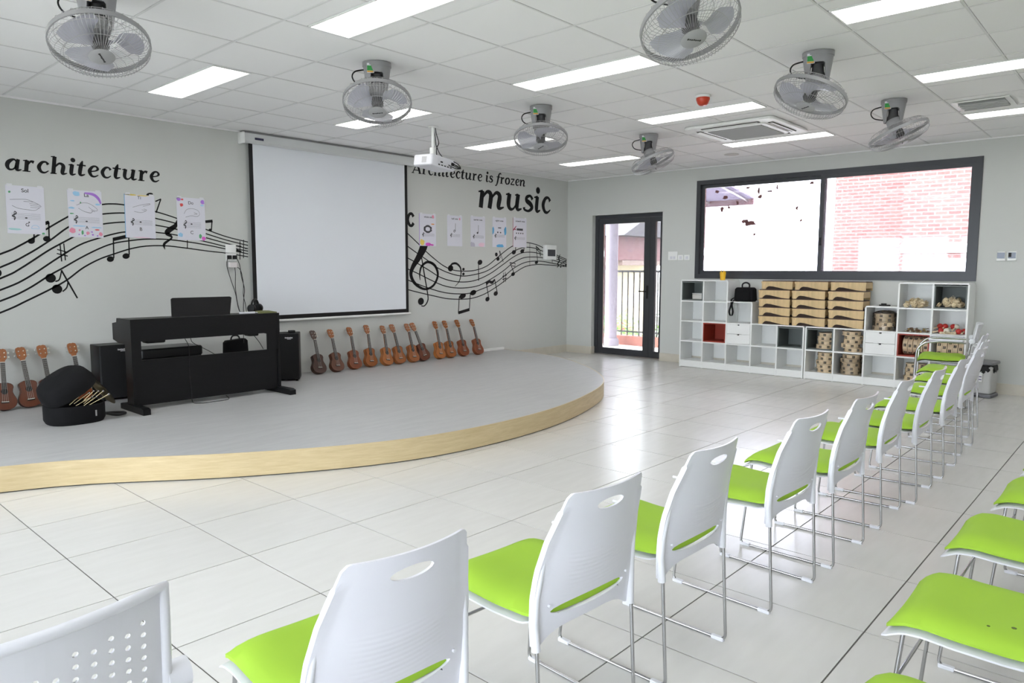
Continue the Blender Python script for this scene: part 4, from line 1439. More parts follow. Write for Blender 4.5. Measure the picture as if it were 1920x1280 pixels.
def back_mesh():
    """white plastic back with grip hole and lower slot, built as a fine curved lattice"""
    nu, nv = 44, 64

    def W(z):
        K = [(.36, .207), (.42, .213), (.50, .216), (.58, .208), (.66, .191), (.74, .168), (.80, .150)]
        for (a, wa), (b, wb) in zip(K, K[1:]):
            if z <= b:
                t = (z-a)/(b-a)
                return wa+(wb-wa)*max(0, t)
        return .15

    def Y(x, z):
        K = [(.36, -.200), (.45, -.204), (.55, -.212), (.65, -.226), (.80, -.262)]
        y = K[-1][1]
        for (a, ya), (b, yb) in zip(K, K[1:]):
            if z <= b:
                y = ya+(yb-ya)*(z-a)/(b-a)
                break
        dep = .012+.034*min(1, max(0, (z-.38)/.2))
        return y-dep*(1-(x/.215)**2)

    def zb(s):
        a = abs(s)
        return .362+.036*max(0, 1-(a/.88)**4)

    def zt(s):
        a = abs(s)
        d = 0.0
        if a > .9:
            q = (a-.9)/.1
            d = .014*(1-math.sqrt(max(0, 1-q*q)))
        return .787-.004*(1-a*a)-d
    grid = [[None]*(nv+1) for _ in range(nu+1)]
    for i in range(nu+1):
        s = -1+2*i/nu
        for j in range(nv+1):
            t = j/nv
            z = zb(s)+(zt(s)-zb(s))*t
            grid[i][j] = [s*W(z), z]
    holes = [(0, .735, .056, .0155), (0, .450, .158, .0185)]

    def inside(p):
        for (cx, cz, rx, rz) in holes:
            if ((p[0]-cx)/rx)**2+((p[1]-cz)/rz)**2 < 1:
                return (cx, cz, rx, rz)
        return None
    keep = []
    for i in range(nu):
        for j in range(nv):
            c = [sum(grid[a][b][k] for a, b in ((i, j), (i+1, j), (i+1, j+1), (i, j+1)))/4 for k in (0, 1)]
            if not inside(c):
                keep.append((i, j))
    cnt = {}
    for i, j in keep:
        for v in ((i, j), (i+1, j), (i+1, j+1), (i, j+1)):
            cnt[v] = cnt.get(v, 0)+1
    # snap lattice points on the hole rims to the ellipse
    for (i, j), c in cnt.items():
        if c < 4 and 0 < i < nu and 0 < j < nv:
            p = grid[i][j]
            h = min(holes, key=lambda h: abs(p[1]-h[1]))
            dx, dz = (p[0]-h[0])/h[2], (p[1]-h[1])/h[3]
            l = math.hypot(dx, dz)
            if l > 1e-6:
                grid[i][j] = [h[0]+dx/l*h[2], h[1]+dz/l*h[3]]
    idx = {}
    m = MB()
    th = .0075
    for v in cnt:
        x, z = grid[v[0]][v[1]]
        edge_ = 1.0
        idx[v] = len(m.v)
        y = Y(x, z)
        thk = th+(.010*max(0, (abs(x)/W(z)-.86)/.14) if z < .74 else 0)
        m.v.append((x, y-thk/2, z))
        m.v.append((x, y+thk/2, z))
    E_ = {}
    for i, j in keep:
        q = [(i, j), (i+1, j), (i+1, j+1), (i, j+1)]
        m.f.append(tuple(idx[v] for v in q))
        m.f.append(tuple(idx[v]+1 for v in reversed(q)))
        for a, b in zip(q, q[1:]+q[:1]):
            E_[(a, b)] = E_.get((a, b), 0)+1
    for (a, b) in list(E_):
        if (b, a) not in E_:
            m.f.append((idx[b], idx[a], idx[a]+1, idx[b]+1))
    return m


def seat_profile(y):
    K = [(-.205, .432), (-.16, .427), (-.05, .421), (.06, .423), (.13, .428), (.175, .424), (.21, .408), (.225, .392)]
    for (a, za), (b, zb_) in zip(K, K[1:]):
        if y <= b:
            t = (y-a)/(b-a)
            return za+(zb_-za)*t
    return K[-1][1]


def seat_sheet(hw_, y0, y1, lift, thick, puff=0.0, nu=16, nv=26, corner=.05):
    m = MB()
    for i in range(nu+1):
        s = -1+2*i/nu
        for j in range(nv+1):
            t = j/nv
            y = y0+(y1-y0)*t
            w = hw_*(1-.06*max(0, -s*0))
            # rounded corners
            e = min(t, 1-t)*(y1-y0)
            if e < corner:
                w -= corner*(1-math.sqrt(max(0, 1-((corner-e)/corner)**2)))*.6
            x = s*w
            ez = (1-abs(s)**6)*(1-abs(2*t-1)**8)
            dish = .010*(s*s)
            m.v.append((x, y, seat_profile(y)+lift+dish+thick*.25+thick*.75*ez+puff*ez*(1-.3*s*s)))
            m.v.append((x, y, seat_profile(y)+lift+dish))
    idx = lambda i, j: 2*(i*(nv+1)+j)
    for i in range(nu):
        for j in range(nv):
            a, b, c, d = idx(i, j), idx(i+1, j), idx(i+1, j+1), idx(i, j+1)
            m.f.append((a, b, c, d))
            m.f.append((d+1, c+1, b+1, a+1))
    for j in range(nv):
        for i in (0, nu):
            a, b = idx(i, j), idx(i, j+1)
            m.f.append((a, b, b+1, a+1) if i == 0 else (b, a, a+1, b+1))
    for i in range(nu):
        for j in (0, nv):
            a, b = idx(i, j), idx(i+1, j)
            m.f.append((b, a, a+1, b+1) if j == 0 else (a, b, b+1, a+1))
    return m


def bend(P, r=.03, n=5):
    """polyline with rounded corners"""
    P = [Vector(p) for p in P]
    out = [P[0]]
    for a, b, c in zip(P, P[1:], P[2:]):
        d0, d1 = (a-b), (c-b)
        q = min(r, d0.length*.45, d1.length*.45)
        p0, p1 = b+d0.normalized()*q, b+d1.normalized()*q
        for k in range(n+1):
            t = k/n
            out.append(p0*(1-t)**2+b*2*t*(1-t)+p1*t*t)
    out.append(P[-1])
    return out


def plastic_back_mat():
    m = mat('chair_back_plastic', (.71, .71, .77), .3)
    nt = m.node_tree
    b = nt.nodes['Principled BSDF']
    tc = nt.nodes.new('ShaderNodeTexCoord')
    sp_ = nt.nodes.new('ShaderNodeSeparateXYZ')
    nt.links.new(tc.outputs['Object'], sp_.inputs[0])

    def math_(op, a, b_=None, c=None):
        n = nt.nodes.new('ShaderNodeMath')
        n.operation = op
        for i, v in enumerate((a, b_, c)):
            if v is None:
                continue
            if isinstance(v, (int, float)):
                n.inputs[i].default_value = v
            else:
                nt.links.new(v, n.inputs[i])
        return n.outputs[0]
    x, z = sp_.outputs[0], sp_.outputs[2]
    zz = math_('ADD', z, math_('MULTIPLY', math_('MULTIPLY', x, x), -.6))
    wv = math_('SINE', math_('MULTIPLY', zz, 480))
    # mask: only the lumbar area
    mx = math_('SMOOTH_MIN', math_('SUBTRACT', .135, math_('ABSOLUTE', x)), math_('SUBTRACT', .075, math_('ABSOLUTE', math_('SUBTRACT', z, .545))), .02)
    mk = math_('MULTIPLY', mx, 20)
    cl = nt.nodes.new('ShaderNodeClamp')
    nt.links.new(mk, cl.inputs[0])
    h = math_('MULTIPLY', wv, cl.outputs[0])
    bp = nt.nodes.new('ShaderNodeBump')
    bp.inputs['Strength'].default_value = .14
    bp.inputs['Distance'].default_value = .004
    nt.links.new(h, bp.inputs['Height'])
    nt.links.new(bp.outputs[0], b.inputs['Normal'])
    return m


PBACK = plastic_back_mat()


def make_chair():
    t = empty('sled_chair')
    back_mesh().build('backrest', PBACK, t, 50)
    # moulded side posts that grip the tube, with the little bosses
    for s in (-1, 1):
        m = MB()
        m.tube([(s*.203, -.212, .355), (s*.208, -.208, .43), (s*.205, -.212, .50), (s*.196, -.224, .58), (s*.186, -.234, .64)], .012, 10, rs=[.013, .0125, .011, .009, .005])
        m.build('side_post', WHITE, t, 60)
        MB().rbox((s*.165, -.19, .445), (.03, .05, .022), .008).build('seat_lug', WHITE, t, 40)
    seat_sheet(.216, -.185, .230, -.020, .020, 0, corner=.04).build('seat_shell', WHITE, t, 50)
    seat_sheet(.206, -.212, .222, .000, .034, .008, corner=.05).build('seat_pad', GREEN, t, 60)
    for s in (-1, 1):
        P = [(s*.205, -.214, .40), (s*.205, -.236, .0065), (s*.205, .165, .0065), (s*.203, .215, .0065), (s*.185, .178, .41)]
        m = MB()
        m.tube(bend(P, .028, 5), .0058, 10)
        m.build('sled_leg', CHROME, t, 60)
    MB().cyl((-.192, .19, .275), (.192, .19, .275), .0052, n=10).build('front_stretcher', CHROME, t, 60)
    MB().cyl((-.19, -.02, .405), (.19, -.02, .405), .0055, n=10).build('seat_support', CHROME, t, 60)
    for s in (-1, 1):
        for y in (-.205, .19):
            MB().rbox((s*.205, y, .007), (.018, .05, .014), .005).build('foot_clip', WHITE, t, 40)
    sc = MB()
    for (x, z) in ((-.13, .685), (.13, .685), (-.165, .47), (.165, .47)):
        sc.cyl((x, (-.262 if z > .6 else -.2275), z), (x, -.20, z), .004, n=8)
    sc.build('screw_cap', WHITE, t, 40)
    return t


chair = make_chair()
front = [(-8.535, -6.125, -4), (-7.8815, -6.1725, -4), (-7.282, -6.189, -1.5), (-6.552, -6.245, -3.2), (-5.933, -6.2715, -1.2), (-5.235, -6.273, 1.5), (-4.66, -6.3075, 1.4), (-3.97, -6.3085, 1.0), (-3.20, -6.275, 0),
         (-2.50, -6.195, 1), (-1.80, -6.08, 3)]
FL = ['white sled chair, nearest front row chair, its white back filling the bottom of the photo',
      'white sled chair, second front row chair from the camera with green seat',
      'white sled chair, third front row chair from the camera with green seat',
      'white sled chair, fourth front row chair from the camera with green seat',
      'white sled chair, fifth front row chair from the camera with green seat',
      'white sled chair, sixth front row chair from the camera with green seat',
      'white sled chair, seventh front row chair from the camera with green seat',
      'white sled chair, eighth front row chair from the camera with green seat',
      'white sled chair, ninth front row chair from the camera, before the waste bin',
      'white sled chair, tenth front row chair from the camera, mostly hidden behind the ninth',
      'white sled chair, eleventh front row chair from the camera, beside the armchair']
first = True
for (x, y, a), lab in zip(front, FL):
    c = chair if first else dup(chair)
    first = False
    A = math.radians(a)
    c.location = (x-math.sin(A)*.2, y+math.cos(A)*.2, 0)
    c.rotation_euler = (0, 0, A)
    tag(c, lab, 'chair', 'white sled chairs in the front row')
rear = [(-7.245, -6.85-.215, 0, 'second row green seat at the lower right with dark spots'),
        (-6.53, -6.845-.215, 0, 'second row green seat chair directly behind the spotted one'),
        (-5.85, -6.885-.215, 0, 'second row green seat chair third from bottom along the right edge'),
        (-5.16, -6.90-.215, 0, 'second row chair showing only a green sliver at the right edge'),
        (-7.93, -6.90-.215, 2, 'second row chair with only its green seat top at the bottom edge')]
for x, y, a, lab in rear:
    c = dup(chair)
    c.location = (x, y, 0)
    c.rotation_euler = (0, 0, math.radians(a))
    tag(c, lab, 'chair', 'white sled chairs in the second row')
    if x == -7.245:
        sp_ = MB()
        for (px, py, r) in ((.05, -.10, .006), (.02, -.05, .004), (.08, -.13, .003)):
            k0 = len(sp_.v)
            sp_.cyl((px-.15, py+.05, .463), (px-.15, py+.05, .4655), r, n=8)
        sp_.build('seat_stain', mat('stain_dark', (.10, .14, .03), .9), c)

# ================================================================== PERFORATED ARMCHAIRS


def perforated_back(w0, w1, z0, z1, nx, nz):
    m = MB()

    def pos(u, v):
        z = z0+(z1-z0)*v
        x = (u*2-1)*(w0+(w1-w0)*v)/2
        return x, -.225-.06*v-.045*(1-(2*u-1)**2), z
    th = Vector((0, .005, 0))
    for i in range(nx):
        for j in range(nz):
            u0, u1 = i/nx, (i+1)/nx
            v0, v1 = j/nz, (j+1)/nz
            um, vm = (u0+u1)/2, (v0+v1)/2
            edge_ = 1 <= i < nx-1 and 1 <= j <= nz-3 and (j <= nz-4 or abs(i-nx//2) >= 3)
            so_ = (.22 if i % 2 else -.22)*(v1-v0)
            out = [(u0, v0), (um, v0), (u1, v0), (u1, vm), (u1, v1), (um, v1), (u0, v1), (u0, vm)]
            k = len(m.v)
            for off in (0, 1):
                for (u, v) in out:
                    p = Vector(pos(u, v))
                    m.v.append(tuple(p+th*off))
            if edge_:
                for off in (0, 1):
                    for q in range(8):
                        a = -PI*.75+q*PI/4
                        p = Vector(pos(um+.18*(u1-u0)*math.cos(a), vm+so_+.23*(v1-v0)*math.sin(a)))
                        m.v.append(tuple(p+th*off))
                for q in range(8):
                    l = (q+1) % 8
                    m.f.append((k+q, k+l, k+16+l, k+16+q))
                    m.f.append((k+8+l, k+8+q, k+24+q, k+24+l))
                    m.f.append((k+16+q, k+16+l, k+24+l, k+24+q))
            else:
                m.f.append(tuple(k+q for q in range(8)))
                m.f.append(tuple(k+8+q for q in reversed(range(8))))
    return m, pos


def make_armchair(arms=True, top=.832):
    t = empty('armchair')
    m, pos = perforated_back(.47, .43, .50, top, 17, 17)
    m.build('backrest', WHITE, t, 40)
    N = 16
    loop = [pos(k/N, 1) for k in range(N+1)]+[pos(1, 1-k/8) for k in range(1, 9)]+[pos(1-k/N, 0) for k in range(1, N+1)]+[pos(0, k/8) for k in range(1, 8)]
    MB().tube(loop, .009, 8, True).build('back_rim', WHITE, t, 60)
    sh = seat_sheet(.235, -.21, .225, .018, .016, 0)
    sh.build('seat_shell', WHITE, t, 50)
    seat_sheet(.226, -.20, .22, .038, .042, .01).build('seat_pad', GREEN, t, 60)
    for s in (-1, 1):
        P = ([(s*.245, -.20, .655), (s*.262, .05, .66), (s*.262, .15, .645), (s*.258, .215, .58)] if arms else [(s*.2, .1, .435), (s*.245, .2, .43)])+[(s*.25, .225, .40), (s*.25, .232, .02), (s*.25, -.22, .02)]
        MB().tube(bend(P, .09, 8), .0115, 12).build('arm_tube', CHROME, t, 60)
        if arms:
            MB().rbox((s*.258, -.03, .675), (.045, .30, .022), .02, 4).build('arm_pad', WHITE, t, 40)
        k = MB()
        k.cyl((s*.225, -.245, .675), (s*.262, -.245, .675), .026, n=18)
        k.build('arm_hinge', WHITE, t, 40)
        MB().cyl((s*.262, -.245, .675), (s*.266, -.245, .675), .010, n=12).build('hinge_bolt', STEEL, t, 40)
        MB().tube(bend([(s*.245, -.235, .655), (s*.24, -.22, .50), (s*.22, -.17, .44), (s*.2, .0, .435)], .05, 6), .011, 10).build('back_support', CHROME, t, 60)
    MB().tube(bend([(-.25, -.22, .02), (-.22, -.24, .02), (.22, -.24, .02), (.25, -.22, .02)], .02), .0115, 10).build('rear_floor_bar', CHROME, t, 60)
    MB().cyl((-.25, .225, .42), (.25, .225, .42), .010, n=10).build('front_bar', CHROME, t, 60)
    return t


arm = make_armchair(False, .853)
arm.location = (-9.240, -5.895, 0)
tag(arm, 'white chair with perforated back cropped at the lower left corner', 'chair', 'perforated armchairs')
a2 = make_armchair(True)
a2.location = (-1.12, -5.70, 0)
a2.rotation_euler = (0, 0, math.radians(10))
tag(a2, 'white armchair with green seat and chrome arms at the far end by the shelves', 'chair', 'perforated armchairs')

# ================================================================== ON THE STAGE
# ---- digital piano, keyboard towards the wall
pn_ = empty('digital_piano', (-6.5, -1.0, SZ), 0, 'black digital piano seen from behind on the stage', 'piano')
z0 = .0
body = MB()
prof = [(0, .585), (0, .772), (.255, .772), (.30, .735), (.40, .722), (.40, .588)]
body.prism(prof, lambda a, b: (-.655, a, b), lambda a, b: (.655, a, b))
body.build('keyboard_case', BLACKW, pn_)
for s in (-1, 1):
    sd = MB()
    prof = [(.0, .03), (.0, .772), (.30, .772), (.31, .738), (.405, .725), (.405, .585), (.28, .56), (.14, .56), (.14, .03)]
    sd.prism(prof, lambda a, b: (s*.667-.012, a-.002, b), lambda a, b: (s*.667+.012, a-.002, b))
    sd.build('side_panel', BLACKW, pn_)
    ft = MB()
    ft.prism([(-.235, 0), (-.235, .045), (-.20, .055), (.20, .055), (.25, .045), (.25, 0)], lambda a, b: (s*.667-.03, a, b), lambda a, b: (s*.667+.03, a, b))
    ft.build('foot', BLACKW, pn_)
MB().bx(-.655, .655, .012, .03, .012+.03, .425).build('lower_panel', BLACKW, pn_)
MB().bx(-.655, -.60, .0, .02, .425, .585).build('rear_post', BLACKW, pn_)
MB().bx(.55, .655, .0, .02, .425, .585).build('rear_post', BLACKW, pn_)
tl = MB()
tl.rbox((-.45, .12, .573), (.16, .12, .03), .02)
tl.rbox((.45, .12, .573), (.1, .12, .03), .02)
tl.build('underside_speaker', BLACK, pn_, 30)
MB().bx(-.65, .65, .17, .38, .735, .742).build('key_lid', BLACK, pn_)
ms = MB()
ms.prism([(-.315, 0), (-.30, .155), (-.285, .165), (.235, .165), (.25, .155), (.21, 0)], lambda a, b: (a, .05+b*.25, .774+b), lambda a, b: (a, .062+b*.25, .774+b))
ms.build('music_stand', BLACKW, pn_)
for P in ([(-.22, .03, .58), (-.21, -.02, .5), (-.21, -.01, .3), (-.20, -.012, .1), (-.2, -.03, .02), (-.14, -.05, .006), (-.05, -.06, .006), (.12, -.04, .006), (.13, .02, .03)],
          [(-.17, .03, .58), (-.16, .0, .54), (-.02, .02, .46), (.05, .05, .42)], [(.42, .04, .585), (.48, .03, .5), (.53, .05, .43)], [(.33, .04, .585), (.335, .05, .50)]):
    MB().tube(cr_spline(P, 6), .003, 6).build('cable', BLACK, pn_, 60)

# things on the piano
hp = empty('headphones', (-5.97, -.82, SZ+.772), .6, 'black headphones on the right end of the piano', 'headphones')
MB().tube([(.07*math.cos(a*.2618), 0, .055+.075*math.sin(a*.2618)) for a in range(0, 13)], .009, 8).build('headband', BLACK, hp, 60)
for s in (-1, 1):
    MB().lathe([(0, -.018), (.035, -.018), (.042, -.008), (.042, .012), (.028, .02), (0, .02)], 18, (s*.07, 0, .043), Matrix.Rotation(PI/2, 3, 'Y')).build('ear_cup', BLACK, hp, 40)
rc = empty('remote_control', (-6.11, -.93, SZ+.772), -.1, 'white remote control on the piano top', 'remote')
MB().rbox((0, 0, .010), (.15, .042, .018), .012, 4).build('body', WHITE, rc, 30)
MB().bx(-.06, -.03, -.01, .01, .019, .0205).build('button_pad', INK, rc)
MB().cyl((.085, .005, .008), (.13, .01, .008), .006, n=8).build('marker_cap', WHITE, rc)
fo = empty('olive_folder', (-5.95, -.93, SZ+.772), .03, 'olive green folder on the right end of the piano top', 'folder')
fm_ = MB()
fm_.add([(-.06, -.055, .001), (.115, -.055, .001), (.115, .09, .001), (-.06, .09, .001), (-.06, -.055, .012), (.115, -.055, .010), (.115, .09, .018), (-.06, .09, .022), (.03, .02, .024)],
        [(3, 2, 1, 0), (0, 1, 5, 4), (1, 2, 6, 5), (2, 3, 7, 6), (3, 0, 4, 7), (4, 5, 8), (5, 6, 8), (6, 7, 8), (7, 4, 8)])
fm_.build('cover', mat('olive', (.13, .14, .04), .6), fo)
MB().bx(-.055, .11, -.05, .085, .0, .001).build('pages', WHITEP, fo)

# ---- bench behind the piano
bn = empty('piano_bench', (-6.70, -.50, SZ), 0, 'black padded piano bench behind the piano', 'bench')
MB().rbox((0, 0, .435), (.56, .33, .09), .03, 4).build('cushion', mat('black_leather', (.014, .014, .015), .35), bn, 30)
MB().bx(-.265, .265, -.15, .15, .355, .39).build('apron', BLACKW, bn)
for sx in (-1, 1):
    for sy in (-1, 1):
        MB().bx(sx*.245-.02, sx*.245+.02, sy*.135-.02, sy*.135+.02, 0, .355).build('leg', BLACKW, bn)
MB().bx(-.24, .22, -.163, -.158, .372, .384).build('chrome_strip', CHROME, bn)

# ---- soft bag behind the piano
bg_ = empty('equipment_bag', (-5.98, -.42, SZ), 0, 'small black bag standing behind the piano', 'bag')
m = MB()
m.rbox((0, 0, .24), (.26, .16, .48), .05, 4)
m.v = [(x*(1-.12*max(0, z-.3)/.2), y*(1-.35*max(0, z-.2)/.3), z+(.012 if x > 0.02 else 0)*(z > .4)) for x, y, z in m.v]
m.build('bag_body', BLACKF, bg_, 40)
MB().tube(cr_spline([(-.05, 0, .47), (-.03, 0, .52), (.03, 0, .52), (.05, 0, .47)], 6), .008, 8).build('handle', BLACK, bg_, 60)

# ---- loudspeakers
LOGOW = mat('logo_white', (.7, .7, .7), .5)


def speaker(x, y, rz, w, d, h, label):
    t = empty('loudspeaker', (x, y, SZ), rz, label, 'loudspeaker', 'black loudspeakers on the stage')
    MB().rbox((0, 0, h/2+.008), (w, d, h-.016), .012, 3).build('cabinet', BLACKW, t, 30)
    MB().rbox((0, -d/2-.006, h/2+.008), (w-.012, .014, h-.03), .006, 3).build('grille', mat('speaker_cloth', (.006, .006, .007), .9, bump=(900, .4, .001)), t, 30)
    m = MB()
    for k in range(9):
        m.bx(.0+k*.009, .0065+k*.009, -d/2-.0138, -d/2-.0131, h-.05, h-.038+(.002 if k % 3 == 0 else 0))
    m.bx(.022, .062, -d/2-.0138, -d/2-.0131, h-.060, h-.055)
    m.build('logo', LOGOW, t)
    for sx in (-1, 1):
        for sy in (-1, 1):
            MB().cyl((sx*(w/2-.03), sy*(d/2-.03), 0), (sx*(w/2-.03), sy*(d/2-.03), .01), .014, n=10).build('foot', BLACK, t)
    return t


spl = speaker(-7.05, -.19, .0, .30, .24, .505, 'black loudspeaker with white logo left of the piano')
spr = speaker(-5.36, -.33, -.62, .28, .26, .51, 'black loudspeaker with silver badge right of the piano')
MB().bx(-.13, -.085, -.1475, -.1385, .235, .25).build('badge', STEEL, spr)
mic = empty('wireless_microphone_set', (-5.36, -.33, SZ+.51), -.4, 'small black device lying on the right loudspeaker', 'device')
MB().rbox((.06, 0, .012), (.07, .06, .022), .008).build('box', BLACK, mic, 30)
MB().cyl((-.14, .0, .012), (-.0, .01, .012), .008, .011, n=10).build('stick', STEEL, mic, 40)

# ---- open soft case full of metal stands
cs_ = empty('open_gear_case', (-7.64, -1.05, SZ), .02, 'open black soft case with metal sticks inside at the left on the stage', 'case')
m = MB()
n = 28


def outl(k, a, b):
    t = 2*PI*k/n
    q = 2.6
    c, s = math.cos(t), math.sin(t)
    return a*math.copysign(abs(c)**(2/q), c), b*math.copysign(abs(s)**(2/q), s)


for (sc, z) in ((.93, 0), (1.0, .03), (1.0, .14), (.955, .145), (.93, .03)):
    for k in range(n):
        x, y = outl(k, .205*sc, .19*sc)
        m.v.append((x, y, z))
for r in range(4):
    for k in range(n):
        l = (k+1) % n
        m.f.append((r*n+k, r*n+l, (r+1)*n+l, (r+1)*n+k))
m.f.append(tuple(range(n-1, -1, -1)))
m.f.append(tuple(range(4*n, 5*n)))
m.build('case_tray', BLACKF, cs_, 50)
ld = MB()
RL_ = Matrix.Rotation(math.radians(-30), 4, 'Y') @ Matrix.Rotation(math.radians(10), 4, 'X')
for (sc, z) in ((1.0, 0), (.985, .05), (.90, .10), (.68, .135), (.0, .15)):
    for k in range(n):
        x, y = outl(k, .20*sc, .185*sc)
        p = RL_ @ Vector((x+.20, y, z))
        ld.v.append((p.x-.205, p.y, p.z+.15))
for r in range(4):
    for k in range(n):
        l = (k+1) % n
        ld.f.append((r*n+k, r*n+l, (r+1)*n+l, (r+1)*n+k))
k0 = len(ld.v)
ld.v += [(x*.97, y*.97, z-.004) for x, y, z in ld.v]
ld.f += [tuple(k0+i for i in reversed(f)) for f in ld.f]
ld.build('case_lid', BLACKF, cs_, 50)
MB().tube(cr_spline([(.19, -.11, .05), (.26, -.13, .03), (.33, -.10, .025), (.345, -.06, .025), (.30, -.04, .03), (.2, -.05, .04)], 6), .012, 8).build('carry_handle', BLACK, cs_, 60)
bk = MB()
bk.bx(.085, .095, -.196, -.19, .055, .10)
bk.build('buckle', STEEL, cs_)
rk = random.Random(5)
for k in range(9):
    a = Vector((-.06+.018*k+rk.uniform(-.02, .02), -.12+rk.uniform(-.03, .08), .13+rk.uniform(0, .02)))
    d = Vector((.75, .15+rk.uniform(-.25, .25), .45+rk.uniform(-.15, .1))).normalized()*rk.uniform(.12, .18)
    t = empty('drum_hardware_rod', cs_.location+a, 0, 'thin nickel rod sticking out of the open black case', 'metal rod', 'metal rods in the open case')
    MB().cyl((0, 0, 0), d, .0045, n=8).build('shaft', BRASSY, t, 40)
    MB().cyl(d, d*1.07, .009, .007, n=10).build('tip', CHROME, t, 40)
cy = empty('cymbal', (-7.37, -.86, SZ+.20), 0, 'thin bronze disc leaning out behind the open black case', 'cymbal')
cy.rotation_mode = 'QUATERNION'
cy.rotation_quaternion = Vector((0, 0, 1)).rotation_difference(Vector((.70, -.33, .62)).normalized())
MB().lathe([(.0, .014), (.03, .012), (.04, .004), (.15, -.006), (.151, -.008), (.04, .001), (0, .010)], 36, (0, 0, 0)).build('plate', mat('bronze_dark', (.16, .13, .07), .35, metal=.8), cy, 40)

# ---- ukuleles
UW = {'dark': (.055, .020, .012), 'brown': (.12, .040, .018), 'red': (.20, .050, .016), 'amber': (.30, .095, .022), 'orange': (.38, .13, .03), 'rust': (.13, .035, .015)}
UM = {k: grain_mat('uke_'+k, tuple(c*.8 for c in v), tuple(c*1.15 for c in v), 6, (14, 14, 1.5), .3, .5) for k, v in UW.items()}
FRETB = mat('fretboard', (.03, .022, .02), .45)
BONE = mat('bone_white', (.75, .72, .62), .4)
STRW = mat('nylon_string', (.65, .65, .62), .35)


def uke_half(z):
    """half width of the body outline at height z from the bottom (0..0.235)"""
    K = [(0, 0), (.004, .030), (.015, .055), (.035, .073), (.06, .081), (.085, .080), (.11, .070), (.135, .058), (.155, .0535), (.175, .056), (.195, .061), (.212, .058), (.225, .044), (.233, .022), (.235, 0)]
    for (a, wa), (b, wb) in zip(K, K[1:]):
        if z <= b:
            return 1.1*(wa+(wb-wa)*(z-a)/(b-a))
    return 0


def make_uke():
    t = empty('ukulele')
    N = 30
    zs = [.235*(1-math.cos(PI*k/N))/2 for k in range(N+1)]
    ol = [(uke_half(z), z) for z in zs]+[(-uke_half(z), z) for z in reversed(zs[1:-1])]
    n = len(ol)
    bd = MB()
    for (y, sc) in ((.030, .95), (.027, 1), (-.022, 1), (-.026, .985)):
        for x, z in ol:
            bd.v.append((x*sc, y, .11+(z-.11)*sc))
    for r in range(3):
        for k in range(n):
            l = (k+1) % n
            bd.f.append((r*n+k, r*n+l, (r+1)*n+l, (r+1)*n+k))
    bd.f += [tuple(range(n-1, -1, -1)), tuple(range(3*n, 4*n))]
    bo = bd.build('body', UM['brown'], t, 40)
    lip = MB().tube([(x*.985, -.0255, .11+(z-.11)*.985) for x, z in ol], .0018, 6, True)
    lip.build('binding', UM['dark'], bo, 60)
    sh = MB()
    disc2d(sh, (0, .158), .025, .025, lambda a, b, h: (a, -.0268 if h else -.0262, b))
    sh.build('sound_hole', mat('hole_black', (.006, .005, .005), .9), bo)
    br = MB()
    br.rbox((0, -.030, .066), (.058, .008, .016), .004, 3)
    bro = br.build('bridge', FRETB, bo, 40)
    MB().bx(-.026, .026, -.036, -.034, .067, .0715).build('saddle', BONE, bro)
    nk = MB()
    nk.prism([(-.018, 0), (.018, 0), (.012, .014), (-.012, .014)], lambda a, b: (a, -.024+b, .215), lambda a, b: (a*.92, -.024+b, .405))
    nk.build('neck', UM['brown'], t, 30)
    fb = MB()
    fb.prism([(-.019, .178), (.019, .178), (.0165, .405), (-.0165, .405)], lambda a, b: (a, -.0262, b), lambda a, b: (a, -.0302, b))
    fbo = fb.build('fretboard', FRETB, t)
    ff = MB()
    zz = .405
    L_ = .34
    for k in range(12):
        L_ *= .944
        z = .405-(.34-L_)
        ff.bx(-.0175, .0175, -.0310, -.0302, z-.0006, z+.0006)
    ff.build('fret', STEEL, fbo)
    MB().bx(-.017, .017, -.0335, -.026, .405, .410).build('nut', BONE, t)
    hs_ = MB()
    wd_ = lambda b: 1+.32*min(1, max(0, (b-.415)/.03))
    R = lambda a, b: (a*wd_(b), -.024+(b-.41)*.18, b)
    R2 = lambda a, b: (a*wd_(b), -.011+(b-.41)*.18, b)
    hs_.prism([(-.017, .41), (-.019, .425), (-.027, .44), (-.029, .50), (-.024, .522), (-.010, .53), (0, .526), (.010, .53), (.024, .522), (.029, .50), (.027, .44), (.019, .425), (.017, .41)], R, R2)
    ho = hs_.build('headstock', UM['amber'], t)
    for s in (-1, 1):
        for z in (.455, .492):
            tn = MB()
            y = -.024+(z-.41)*.18
            tn.cyl((s*.018, y-.008, z), (s*.018, y, z), .0045, n=10)
            tn.cyl((s*.036, y+.007, z), (s*.048, y+.007, z), .003, n=8)
            tn.rbox((s*.051, y+.007, z), (.010, .007, .012), .003)
            tn.build('tuner', BONE if s > 0 else STEEL, ho, 40)
    for k in range(4):
        x = -.0135+.009*k
        MB().cyl((x*1.5, -.0355, .068), (x*.85, -.0335, .408), .0006, n=4, cap=False).build('string', STRW, t)
    return t


